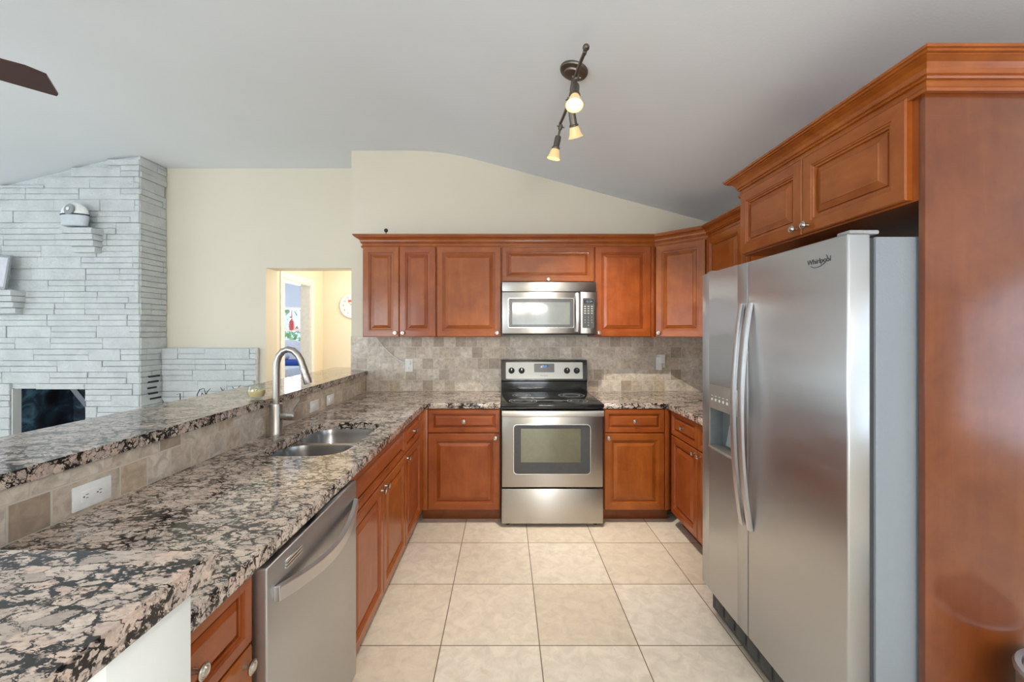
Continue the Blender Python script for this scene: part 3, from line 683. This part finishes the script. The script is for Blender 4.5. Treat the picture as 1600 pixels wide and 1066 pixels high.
for yy in (YA+0.03, YB-0.05):
    m = MB(); m.box(1.045, 1.135, yy-0.02, yy+0.03, FZ1-0.001, FZ1+0.012, 0.004); m.build('hinge_cover', 'grey_plastic', fr, O)
MX = Matrix(((0, 0, -1, 0), (-1, 0, 0, 0), (0, 1, 0, 0), (0, 0, 0, 1)))            # text facing -x, reading toward -y
m = MB(); m.text('Whirlpool', 0.024, Matrix.Translation((FX-0.0006, 1.331, 1.683)) @ MX, 0.0006)
m.tube([(FX-0.001, 1.331+0.036*math.cos(a)+0.0, 1.683+0.024*math.sin(a)+0.008*math.cos(a+2.4)) for a in [R(150+10*k) for k in range(20)]], 0.0011, 6)
m.build('badge', 'dark_grey', rd, O)

# ------------------------------------------------------------------ outlets
def outlet(label, loc, normal, horizontal, style, wide=False):
    """plate in its own frame: width along u, height along z"""
    t = thing('wall_outlet', label, 'outlet', loc)
    n = Vector(normal); u = Vector((-n.y, n.x, 0))
    W, Hh = (0.115, 0.072) if horizontal else (0.070, 0.115)
    def bx(m, u0, u1, z0, z1, d0, d1, bev=0.0):
        b = MB(); b.box(u0, u1, z0, z1, d0, d1, bev)
        M = Matrix(((u.x, 0, n.x, 0), (u.y, 0, n.y, 0), (0, 1, 0, 0), (0, 0, 0, 1)))
        bmesh.ops.transform(b.bm, matrix=M, verts=b.bm.verts); m.merge(b.bm)
    m = MB(); bx(m, -W/2, W/2, -Hh/2, Hh/2, 0, 0.006, 0.002); m.build('cover_plate', 'white_plastic', t)
    m = MB(); a, b2 = (0.034, 0.0165) if horizontal else (0.0165, 0.034)
    bx(m, -a, a, -b2, b2, 0.005, 0.0085, 0.001); rc = m.build('receptacle', 'white_plastic', t)
    if style == 'duplex':
        for s in (-1, 1):
            m = MB(); c = 0.02*s
            if horizontal:
                bx(m, c-0.004, c+0.004, 0.004, 0.006, 0.0084, 0.0088); bx(m, c-0.003, c+0.003, -0.006, -0.004, 0.0084, 0.0088); bx(m, c-0.011, c-0.007, -0.002, 0.002, 0.0084, 0.0088)
            else:
                bx(m, -0.006, -0.004, c-0.004, c+0.004, 0.0084, 0.0088); bx(m, 0.004, 0.006, c-0.003, c+0.003, 0.0084, 0.0088); bx(m, -0.002, 0.002, c-0.011, c-0.007, 0.0084, 0.0088)
            m.build('socket_slots', 'dark_grey', rc)
    else:
        m = MB()
        bx(m, -a*0.9, a*0.9, -b2*0.85, b2*0.85, 0.008, 0.0105, 0.001); m.build('rocker', 'white_plastic', t)
    return t, bx
outlet('white horizontal double outlet on the bar tile above the dishwasher', (-1.252, 1.228, 0.962), (1, 0, 0), True, 'duplex')
outlet('white horizontal rocker switch on the bar tile, just past the faucet', (-1.252, 2.662, 0.966), (1, 0, 0), True, 'rocker')
outlet('white horizontal rocker switch on the bar tile, nearer the room corner', (-1.252, 2.905, 0.966), (1, 0, 0), True, 'rocker')
t, bx = outlet('white upright outlet on the back tile with a thin cord plugged in', (-0.868, 3.678, 1.148), (0, -1, 0), False, 'duplex')
t2, bx2 = outlet('white upright outlet on the back tile near the refrigerator, behind an adapter', (1.412, 3.678, 1.185), (0, -1, 0), False, 'duplex')
m = MB(); m.box(-0.893, -0.850, 3.645, 3.668, 1.155, 1.190, 0.004); pg = m.build('plug', 'white_plastic', None, (-0.87, 3.66, 1.17))
tag(pg, 'white plug and thin cord hanging from under the two-door wall cabinet', 'cord')
m = MB(); m.tube([(-0.893, 3.655, 1.172), (-0.92, 3.652, 1.178), (-0.96, 3.655, 1.20), (-1.03, 3.66, 1.25), (-1.10, 3.66, 1.32), (-1.15, 3.655, 1.385), (-1.165, 3.65, 1.407)], 0.0035, 8); m.build('cord', 'white_plastic', pg, (-0.87, 3.66, 1.17))
m = MB(); m.box(1.362, 1.412, 3.640, 3.670, 1.110, 1.225, 0.005); m.box(1.385, 1.435, 3.63, 3.67, 1.17, 1.25, 0.004)
tag(m.build('plug_in_adapter', 'white_plastic', None, (1.40, 3.655, 1.18)), 'white plug-in adapter in the outlet near the refrigerator', 'adapter')

# ------------------------------------------------------------------ small things
t = thing('candle', 'yellow candle in a small clear glass bowl on the bar', 'candle', (-1.306, 2.134, 1.10)); O = (-1.306, 2.134, 1.10)
m = MB(); m.lathe([(0.022, 0.0), (0.034, 0.008), (0.043, 0.028), (0.043, 0.050), (0.036, 0.074), (0.034, 0.074), (0.0405, 0.050), (0.0405, 0.028), (0.032, 0.010), (0.0, 0.008)], O, n=28); m.build('glass_bowl', 'candle_glass', t, O)
m = MB(); m.lathe([(0.0, 0.009), (0.031, 0.011), (0.0395, 0.028), (0.0400, 0.044), (0.0, 0.042)], O, n=28); m.build('wax', 'wax', t, O)
m = MB(); m.tube([(O[0], O[1], 1.141), (O[0], O[1], 1.156)], 0.0015, 6); m.build('wick', 'black_matte', t, O)
bp = at(603.2, 360.2, 3.335)
t = thing('ball_antenna', 'tiny black ball on a short stem on top of the crown moulding', 'antenna', (bp.x, bp.y, UZ1+0.084)); O = (bp.x, bp.y, UZ1+0.084)
m = MB(); m.lathe([(0.016*math.sin(R(15*k)), -0.016*math.cos(R(15*k))) for k in range(13)], bp, n=16); m.build('ball', 'black_matte', t, O)
m = MB(); m.lathe([(0.010, 0), (0.009, 0.004), (0.003, 0.006), (0.003, bp.z-O[2]-0.01)], O, n=12); m.build('stem', 'black_matte', t, O)
# step can by the end panel
cc = (1.515, 1.015)
t = thing('trash_can', 'round stainless steel trash can standing by the tall wooden panel', 'trash can', (cc[0], cc[1], 0)); O = (cc[0], cc[1], 0)
m = MB(); m.lathe([(0.145, 0.0), (0.148, 0.02), (0.148, 0.519), (0.152, 0.524), (0.155, 0.536), (0.150, 0.544), (0.138, 0.542), (0.136, 0.529), (0.0, 0.528)], (*cc, 0), n=40); m.build('can', 'steel_v', t, O)
m = MB(); m.lathe([(0.134, 0.529), (0.132, 0.536), (0.06, 0.546), (0.0, 0.548)], (*cc, 0), n=40); m.build('lid', 'grey_plastic', t, O)
m = MB(); m.box(cc[0]-0.04, cc[0]+0.04, cc[1]-0.19, cc[1]-0.14, 0.012, 0.026, 0.004); m.build('pedal', 'black_matte', t, O)
# ------------------------------------------------------------------ track light
def bez(p, n=20):
    out = []
    for i in range(n+1):
        u = i/n; out.append(sum((Vector(q)*c for q, c in zip(p, ((1-u)**3, 3*u*(1-u)**2, 3*u*u*(1-u), u**3))), Vector()))
    return out
cx, cy = 0.369, 2.165; cz = zc(cx)
tl = thing('track_light', 'pewter ceiling track light with three tilted amber spot heads', 'light', (cx, cy, cz)); O = (cx, cy, cz)
nrm = Vector((-0.2687, 0, -1)).normalized()
m = MB(); m.lathe([(0.076, -0.004), (0.076, 0.006), (0.072, 0.014), (0.060, 0.018), (0.050, 0.020), (0.046, 0.028), (0.022, 0.033), (0.0, 0.034)], (cx, cy, cz), nrm, 36); m.build('canopy', 'pewter', tl, O)
B0, B1 = Vector((0.366, 1.86, 2.735)), Vector((0.340, 2.505, 2.735))
bar = bez([B0, B0+Vector((-0.03, 0.22, -0.015)), B1+Vector((0.035, -0.22, 0.015)), B1])
m = MB(); m.tube(bar, 0.0085, 10); br_ = m.build('bar', 'pewter', tl, O)
m = MB(); m.tube([(cx, cy, cz-0.025), (0.356, cy, 2.74)], 0.011, 10); m.build('stem', 'pewter', tl, O)
m = MB(); m.lathe([(0.0, -0.017), (0.009, -0.014), (0.015, -0.006), (0.016, 0.002), (0.012, 0.011), (0.006, 0.018), (0.010, 0.022), (0.010, 0.040)], B0+Vector((0, -0.028, 0)), (0, 1, 0.0), 16); m.build('finial', 'pewter', br_, O)
def head(piv, lens, glow_power):
    piv, lens = Vector(piv), Vector(lens); ax = (lens-piv).normalized(); L = (lens-piv).length
    j = piv+ax*0.02
    m = MB(); m.lathe([(0.012, -0.012), (0.014, 0.0), (0.012, 0.016), (0.007, 0.020), (0.007, L-0.138), (0.017, L-0.134), (0.0195, L-0.120), (0.0195, L-0.075), (0.021, L-0.070), (0.026, L-0.066), (0.026, L-0.058), (0.020, L-0.056)], piv, ax, 18)
    side = ax.cross(Vector((0, 1, 0.3))).normalized(); m.tube([piv-side*0.022, piv+side*0.024], 0.004, 8)
    h = m.build('head', 'pewter', tl, O)
    m = MB(); m.lathe([(0.022, L-0.058), (0.027, L-0.045), (0.032, L-0.022), (0.041, L-0.002), (0.044, L), (0.041, L), (0.030, L-0.022), (0.025, L-0.045), (0.019, L-0.056)], piv, ax, 28); m.build('shade', 'amber_glass', h, O)
    m = MB(); m.lathe([(0.012, L-0.050), (0.020, L-0.030), (0.021, L-0.018), (0.0, L-0.012)], piv, ax, 24); m.build('bulb', 'lamp_glow', h, O)
    l = bpy.data.lights.new('track_spot', 'SPOT'); l.energy = glow_power; l.spot_size = R(80); l.spot_blend = 0.9; l.color = (1.0, 0.90, 0.76); l.shadow_soft_size = 0.02
    o = bpy.data.objects.new('track_spot', l); C.objects.link(o); o.location = lens+ax*0.012; o.rotation_euler = ax.to_track_quat('-Z', 'Y').to_euler()
head((0.357, 2.03, 2.725), (0.336, 1.965, 2.548), 45)
head((0.352, 2.21, 2.72), (0.402, 2.305, 2.556), 120)
head((0.342, 2.50, 2.715), (0.303, 2.535, 2.533), 90)

# ------------------------------------------------------------------ living room beyond the bar
rnd = random.Random(5)
def ledger(m, u0, u1, v0, v1, P, hole=None, top=None, h=0.1075, seed=1):
    """courses of split-face stone; P(u, v, w) maps face coordinates to the room"""
    rd_ = random.Random(seed); v = v0; row = 0
    while v < v1-0.01:
        u = u0-rd_.random()*0.25
        while u < u1:
            ln = rd_.uniform(0.26, 0.52); a, b = max(u, u0), min(u+ln, u1); u += ln
            if b-a < 0.03: continue
            parts = [(v, v+h)] if rd_.random() < 0.45 else [(v, v+h*0.5), (v+h*0.5, v+h)]
            for lo, hi in parts:
                hi = min(hi, v1); segs = [(a, b)]
                if hole and lo < hole[3]-0.005 and hi > hole[2]+0.005:
                    segs = [(x, y) for x, y in ((a, min(b, hole[0])), (max(a, hole[1]), b)) if y-x > 0.02]
                for x, y in segs:
                    hh = hi
                    if top: hh = min(hi, top(x)-0.002, top(y)-0.002)
                    if hh-lo < 0.012: continue
                    w = rd_.uniform(0.022, 0.033); g = 0.0016; j = lambda: rd_.uniform(-0.0025, 0.0025)
                    q = [(x+g, lo+g), (y-g, lo+g), (y-g, hh-g), (x+g, hh-g)]
                    e = 0.004
                    q2 = [(x+g+e, lo+g+e), (y-g-e, lo+g+e), (y-g-e, hh-g-e), (x+g+e, hh-g-e)]
                    m.loft([[P(a_, b_2, 0.0) for a_, b_2 in q], [P(a_, b_2, w-0.003+j()) for a_, b_2 in q], [P(a_, b_2, w+j()) for a_, b_2 in q2]], cap0=False)
        v += h; row += 1
FH = (-4.63, -3.92, 0.35, 0.918)                     # firebox opening
fp = thing('fireplace', 'floor-to-ceiling white painted stone fireplace with a dark firebox', 'fireplace', (-4.3, 3.95, 0)); O = (-4.3, 3.95, 0)
XF0, XF1, YF = -5.3, -3.435, 3.815
def below_ceiling(m, polyx, y0, y1):
    m.prism([(polyx[0], 0), (polyx[-1], 0)] + [(x, zc(x)-0.002) for x in polyx[::-1]], y0, y1, 'y')
m = MB(); below_ceiling(m, [XF0, -5.0, FH[0]], YF, 4.088); below_ceiling(m, [FH[1], -3.86, -3.76, -3.66, -3.56, XF1], YF, 4.088)
m.box(FH[0], FH[1], YF, 4.088, 0, FH[2])
xsb = [FH[0], -4.3, -4.0, FH[1]]
m.prism([(FH[0], FH[3]), (FH[1], FH[3])] + [(x, zc(x)-0.002) for x in xsb[::-1]], YF, 4.088, 'y')
ledger(m, XF0, XF1+0.02, 0.0, 3.1, lambda u, v, w: (u, YF-w, v), FH, zc, seed=3)
ledger(m, YF-0.02, 4.088, 0.0, 3.1, lambda u, v, w: (XF1+w, u, v), None, lambda u: zc(XF1), seed=3)
m.build('chimney_breast', 'painted_stone', fp, O, angle=25)
m = MB(); fb = [(FH[0], YF), (FH[0]+0.09, 4.27), (FH[1]-0.14, 4.27), (FH[1], YF)]
m2 = []
for i in range(3):
    (ax, ay), (bx_, by) = fb[i], fb[i+1]
    m.loft([[(ax, ay, FH[2]), (bx_, by, FH[2]), (bx_, by, FH[3]+0.3), (ax, ay, FH[3]+0.3)]], cap0=False)
m.loft([[(x, y, FH[2]) for x, y in fb]], cap0=False); m.loft([[(x, y, FH[3]+0.3) for x, y in fb]], cap0=False)
m.build('firebox', 'firebox_sheen', fp, O)
m = MB(); m.box(FH[0]+0.004, FH[0]+0.012, YF-0.01, YF+0.10, FH[2], FH[3]-0.004); m.build('firebox_flange', 'white_paint', fp, O)
m = MB(); a = Vector((-4.34, 4.05, 0.93)); b2 = Vector((-4.12, 4.05, 0.66)); d = (b2-a).normalized(); p = Vector((-d.z, 0, d.x))*0.026
m.loft([[a+p+Vector((0, s, 0)), a-p+Vector((0, s, 0)), b2-p+Vector((0, s, 0)), b2+p+Vector((0, s, 0))] for s in (-0.01, 0.01)]); m.box(-4.15, -4.0, 4.02, 4.08, 0.36, 0.665, 0.004); m.build('damper_bar', 'metal_flue', fp, O)
def corbel(xc, zt, wd, name='stone_corbel'):
    m = MB()
    for k, (dw_, dp_) in enumerate(((0.0, 0.115), (0.005, 0.105), (0.03, 0.085), (0.05, 0.06))):
        m.box(xc-wd/2+dw_, xc+wd/2-dw_*0.5, YF-0.03-dp_, YF-0.01, zt-0.054*(k+1)+0.003, zt-0.054*k-0.001, 0.004)
    m.build(name, 'painted_stone', fp, O)
c1 = at(121, 356, 3.69); corbel(c1.x, c1.z, 0.29)
c2 = at(-8, 453, 3.69); corbel(c2.x, c2.z, 0.33)
m = MB()
for k, (px0, px1, py) in enumerate(((232, 249, 588), (231, 247, 596.5), (231, 244, 606), (232, 246, 614.5), (234, 251, 622))):
    y0 = 3.405*F/(VX-px0); y1 = 3.405*F/(VX-px1); z = H-(py-VY)*(y0+y1)/2/F
    m.box(-3.44, -3.398, y0, y1, z-0.008, z+0.008)
m.build('vent_slots', 'black_matte', fp, O)
# device on the upper corbel
dvc = at(117, 354, 3.70)
t = thing('motion_alarm', 'white and grey dome-shaped device with round lens on the fireplace corbel', 'alarm device', dvc); O = dvc
m = MB(); m.lathe([(0.095, 0.0), (0.112, 0.008), (0.122, 0.085), (0.122, 0.098)], dvc, n=32, sy=0.45); m.build('base', 'light_grey_plastic', t, O)
m = MB(); m.lathe([(0.1245, 0.096), (0.1245, 0.108)], dvc, n=32, sy=0.45); m.build('seam', 'black_matte', t, O)
m = MB(); m.lathe([(0.121, 0.106)] + [(0.12*math.cos(R(10*k)), 0.106+0.112*math.sin(R(10*k))) for k in range(1, 10)], dvc, n=32, sy=0.45); dm = m.build('dome', 'white_plastic', t, O)
m = MB(); m.lathe([(0.048, 0), (0.051, 0.012), (0.045, 0.018), (0.020, 0.016), (0.018, 0.020), (0.0, 0.021)], dvc+Vector((0.006, -0.045, 0.142)), (-0.15, -1, 0.15), 28); m.build('lens_ring', 'grey_plastic', dm, O)
m = MB(); m.lathe([(0.017, 0.018), (0.014, 0.024), (0.0, 0.025)], dvc+Vector((0.006, -0.045, 0.142)), (-0.15, -1, 0.15), 20); m.build('lens', 'white_plastic', dm, O)
# framed picture leaning on the lower corbel
pc = at(-10, 451, 3.685)
t = thing('picture_frame', 'framed picture leaning on the fireplace ledge, cut by the photo edge', 'picture', pc); O = pc
m = MB()
for a0, a1, b0, b1 in ((-0.12, 0.115, 0.0, 0.02), (-0.12, 0.115, 0.29, 0.31), (-0.12, -0.10, 0.02, 0.29), (0.095, 0.115, 0.02, 0.29)): m.box(a0, a1, -0.012, 0.008, b0, b1, 0.002)
M_ = Matrix.Translation(pc) @ Matrix.Rotation(R(-4), 4, 'X') @ Matrix.Rotation(R(5), 4, 'Y'); bmesh.ops.transform(m.bm, matrix=M_, verts=m.bm.verts); f_ = m.build('frame', 'grey_plastic', t, O)
m = MB(); m.box(-0.10, 0.095, -0.002, 0.006, 0.02, 0.29); bmesh.ops.transform(m.bm, matrix=M_, verts=m.bm.verts); m.build('picture', 'picture_paper', t, O)
# stone wainscot on the far living wall
m = MB(); m.box(XF1, -2.475, 4.045, 4.09, 0, 1.29); ledger(m, XF1+0.03, -2.47, 0.0, 1.295, lambda u, v, w: (u, 4.05-w, v), seed=9)
tag(m.build('trim_1', 'painted_stone', None, (-2.95, 4.07, 0), angle=25), kind='structure')
# thin iron scroll stand, only the tips show above the bar
t = thing('iron_scroll_stand', 'thin dark iron stand whose curled tips rise above the bar', 'stand', (-2.75, 3.80, 0)); O = (-2.75, 3.80, 0)
def I(px, py, D=3.80): return at(px, py, D)
m = MB(); y = 3.80
xa, xb = I(252, 600).x, I(378, 600).x
m.tube([(xa, y, 0.72), (xb, y, 0.72)], 0.008, 8); m.tube([(xa, y, 0.30), (xb, y, 0.30)], 0.008, 8); m.build('rail', 'iron', t, O)
for x in (xa, xb, (xa+xb)/2):
    m = MB(); m.tube([(x, y, 0.0), (x, y, 0.74)], 0.009, 8); m.box(x-0.03, x+0.03, y-0.12, y+0.12, 0.0, 0.012); m.build('leg', 'iron', t, O)
for pts in ([(253, 680), (252.5, 640), (255, 628), (253, 624)], [(256, 680), (255, 640), (259, 631), (263, 629)],
            [(282, 680), (282, 640), (281.5, 615), (276, 617)],
            [(312, 680), (309, 630), (308, 617), (312, 609), (319, 607)], [(314, 660), (313, 622), (316, 614), (319, 618), (316, 621)], [(316, 680), (320, 622), (324, 612), (329, 607)], [(322, 640), (321, 615), (319, 607)],
            [(352, 680), (349, 620), (347, 609), (344, 605)], [(346, 640), (348, 613), (351, 607)], [(366, 680), (367, 620), (366, 609), (363, 604)], [(369, 680), (370, 615), (373, 605), (376, 602)]):
    m = MB(); P_ = [I(*p) for p in pts]; P_[0].z = 0.72
    m.tube(P_, [0.0045]*(len(P_)-1)+[0.002], 6); m.build('scroll', 'iron', t, O)
# ceiling fan: one blade reaches into the picture
hub = Vector((-2.405, 1.265, 2.50))
t = thing('ceiling_fan', 'dark wooden ceiling fan hanging in the living room, one blade showing', 'fan', (hub.x, hub.y, 3.10)); O = (hub.x, hub.y, 3.10)
m = MB(); m.lathe([(0.07, 3.10-0.001), (0.07, 3.07), (0.03, 3.03), (0.014, 3.02), (0.014, 2.62), (0.05, 2.60), (0.10, 2.575), (0.11, 2.53), (0.10, 2.49), (0.06, 2.47), (0.0, 2.465)], (hub.x, hub.y, 0), n=28); m.build('motor', 'iron', t, O)
for k in range(5):
    a = R(43+72*k); M_ = Matrix.Translation(hub) @ Matrix.Rotation(a, 4, 'Z') @ Matrix.Rotation(R(-9), 4, 'X')
    m = MB(); m.prism([(0.20, -0.055), (0.60, -0.078), (0.655, -0.060), (0.678, 0.062), (0.672, 0.078), (0.20, 0.055)], -0.004, 0.004); bmesh.ops.transform(m.bm, matrix=M_, verts=m.bm.verts); bl = m.build('blade', 'fan_wood', t, O)
    m = MB(); m.box(0.09, 0.26, -0.02, 0.02, 0.004, 0.012, 0.002); bmesh.ops.transform(m.bm, matrix=M_, verts=m.bm.verts); m.build('blade_iron', 'iron', bl, O)

# ------------------------------------------------------------------ hall and bedroom contents
ck_ = at(551, 478, 5.355)
t = thing('wall_clock', 'round white wall clock on the cream hall wall', 'clock', ck_); O = ck_
m = MB(); m.lathe([(0.165, -0.012), (0.165, 0.015), (0.158, 0.024), (0.148, 0.022), (0.145, 0.010), (0.0, 0.010)], ck_, (0, -1, 0), 48); m.build('case', 'white_plastic', t, O)
m = MB(); m.lathe([(0.145, 0.0105), (0.0, 0.0110)], ck_, (0, -1, 0), 48); fc_ = m.build('dial', 'trim_white', t, O)
m = MB()
for h_ in range(1, 13):
    a = R(30*h_); m.text(str(h_), 0.034, Matrix.Translation(ck_+Vector((0.118*math.sin(a), -0.012, 0.118*math.cos(a)))) @ RX, 0.0004)
m.build('numerals', 'dark_grey', t, O)
m = MB(); m.box(ck_.x-0.055, ck_.x+0.05, ck_.y-0.0125, ck_.y-0.011, ck_.z+0.048, ck_.z+0.078, 0.0004); m.build('red_mark', 'red', t, O)
for nm, a, L in (('hour_hand', R(-48), 0.065), ('minute_hand', R(144), 0.10)):
    m = MB(); m.tube([ck_+Vector((0, -0.016, 0)), ck_+Vector((L*math.sin(a), -0.016, L*math.cos(a)))], [0.004, 0.002], 6); m.build(nm, 'black_matte', t, O)
l = bpy.data.lights.new('bedroom_fill', 'POINT'); l.energy = 40; l.color = (0.95, 0.97, 1.0); l.shadow_soft_size = 0.15  # added unseen fill light, brightens the bedroom wall around the window
o = bpy.data.objects.new('bedroom_fill', l); C.objects.link(o); o.location = (-4.9, 5.6, 2.1)
l = bpy.data.lights.new('hall_fill', 'POINT'); l.energy = 24; l.color = (1.0, 0.92, 0.78); l.shadow_soft_size = 0.12  # added unseen warm fill, brightens the hall walls and door jamb
o = bpy.data.objects.new('hall_fill', l); C.objects.link(o); o.location = (-1.25, 4.52, 2.05)

t = thing('bed', 'white bed with a round headboard seen through the hall doorway', 'bed', (-3.7, 6.4, 0)); O = (-3.7, 6.4, 0)
m = MB(); cxb, czb, rb = (453-VX)*6.9/F, H-(577-VY)*6.9/F, 0.50
m.loft([[(cxb+rb*math.cos(R(7.5*k)), yy, czb+rb*math.sin(R(7.5*k))) for k in range(25)]+[(cxb-rb, yy, 0.0), (cxb+rb, yy, 0.0)] for yy in (6.86, 6.92)]); m.build('headboard', 'white_cloth', t, O)
m = MB(); m.box(cxb-0.55, cxb+0.55, 5.75, 6.86, 0.70, 0.92, 0.05, seg=3); m.build('mattress', 'white_cloth', t, O)
m = MB(); m.box(cxb-0.52, cxb+0.52, 5.78, 6.84, 0.0, 0.70, 0.01); m.build('bed_base', 'white_cloth', t, O)
m = MB(); m.box(cxb-0.50, cxb+0.45, 6.35, 6.75, 0.92, 1.0, 0.035, seg=3); tag(m.build('blanket', 'blue_cloth', None, (cxb, 6.55, 0.92)), 'folded deep blue blanket on the white bed', 'blanket')
m = MB(); m.box(cxb-0.22, cxb+0.12, 6.40, 6.70, 1.0, 1.10, 0.045, seg=3); tag(m.build('pillow', 'white_cloth', None, (cxb, 6.55, 1.0)), 'white pillow lying on the blue blanket', 'pillow')
m = MB(); g = at(456, 508, 7.58); m.lathe([(0.0, -0.12), (0.04, -0.10), (0.055, -0.03), (0.045, 0.07), (0.012, 0.11), (0.004, 0.30)], g, n=16)
tag(m.build('hanging_ornament', 'red', None, g), 'red ornament hanging in the bedroom window', 'ornament')
m = MB(); rn = random.Random(2)
for k in range(420):
    c = Vector((-4.3+rn.gauss(0, 0.9), 9.4+rn.gauss(0, 0.5), 1.4+rn.gauss(0, 0.55))); a = Vector((rn.uniform(-1, 1), rn.uniform(-1, 1), rn.uniform(-1, 1))).normalized(); b2 = a.cross(Vector((0.3, 0.5, 0.8))).normalized()
    L = rn.uniform(0.08, 0.16); m.loft([[c-a*L, c+b2*L*0.4, c+a*L, c-b2*L*0.4]], cap0=False)
m.tube([(-4.3, 9.4, -0.1), (-4.3, 9.4, 1.5)], [0.06, 0.03], 8)
tag(m.build('garden_shrub', 'leaf', None, (-4.3, 9.4, 0)), 'leafy green shrub outside the bedroom window', 'shrub')

# ------------------------------------------------------------------ dining chandelier behind the camera (mirrored in the microwave door)
ch = (0.48, -1.8); cz = zc(ch[0])
t = thing('chandelier', 'five-arm dining chandelier mirrored in the microwave window', 'chandelier', (ch[0], ch[1], cz)); O = (ch[0], ch[1], cz)
m = MB(); m.lathe([(0.06, cz-0.001), (0.06, cz-0.02), (0.008, cz-0.03), (0.008, 1.85), (0.03, 1.82), (0.035, 1.72), (0.012, 1.66), (0.0, 1.65)], (*ch, 0), n=16); m.build('column', 'iron', t, O)
for k in range(5):
    a = R(20+72*k); d = Vector((math.cos(a), math.sin(a), 0)); c = Vector((*ch, 0))
    m = MB(); m.tube([c+Vector((0, 0, 1.74)), c+d*0.12+Vector((0, 0, 1.68)), c+d*0.25+Vector((0, 0, 1.70)), c+d*0.28+Vector((0, 0, 1.77))], 0.008, 8); m.lathe([(0.02, 0), (0.02, 0.01), (0.011, 0.012), (0.011, 0.07)], c+d*0.28+Vector((0, 0, 1.765)), n=10); ar = m.build('arm', 'iron', t, O)
    m = MB(); m.lathe([(0.010, 0.07), (0.017, 0.09), (0.012, 0.115), (0.0, 0.13)], c+d*0.28+Vector((0, 0, 1.765)), n=12); m.build('bulb', 'candle_bulb', ar, O)
    l = bpy.data.lights.new('chandelier_lamp', 'POINT'); l.energy = 17; l.color = (1.0, 0.93, 0.84); l.shadow_soft_size = 0.03
    o = bpy.data.objects.new('chandelier_lamp', l); C.objects.link(o); o.location = c+d*0.28+Vector((0, 0, 1.95))
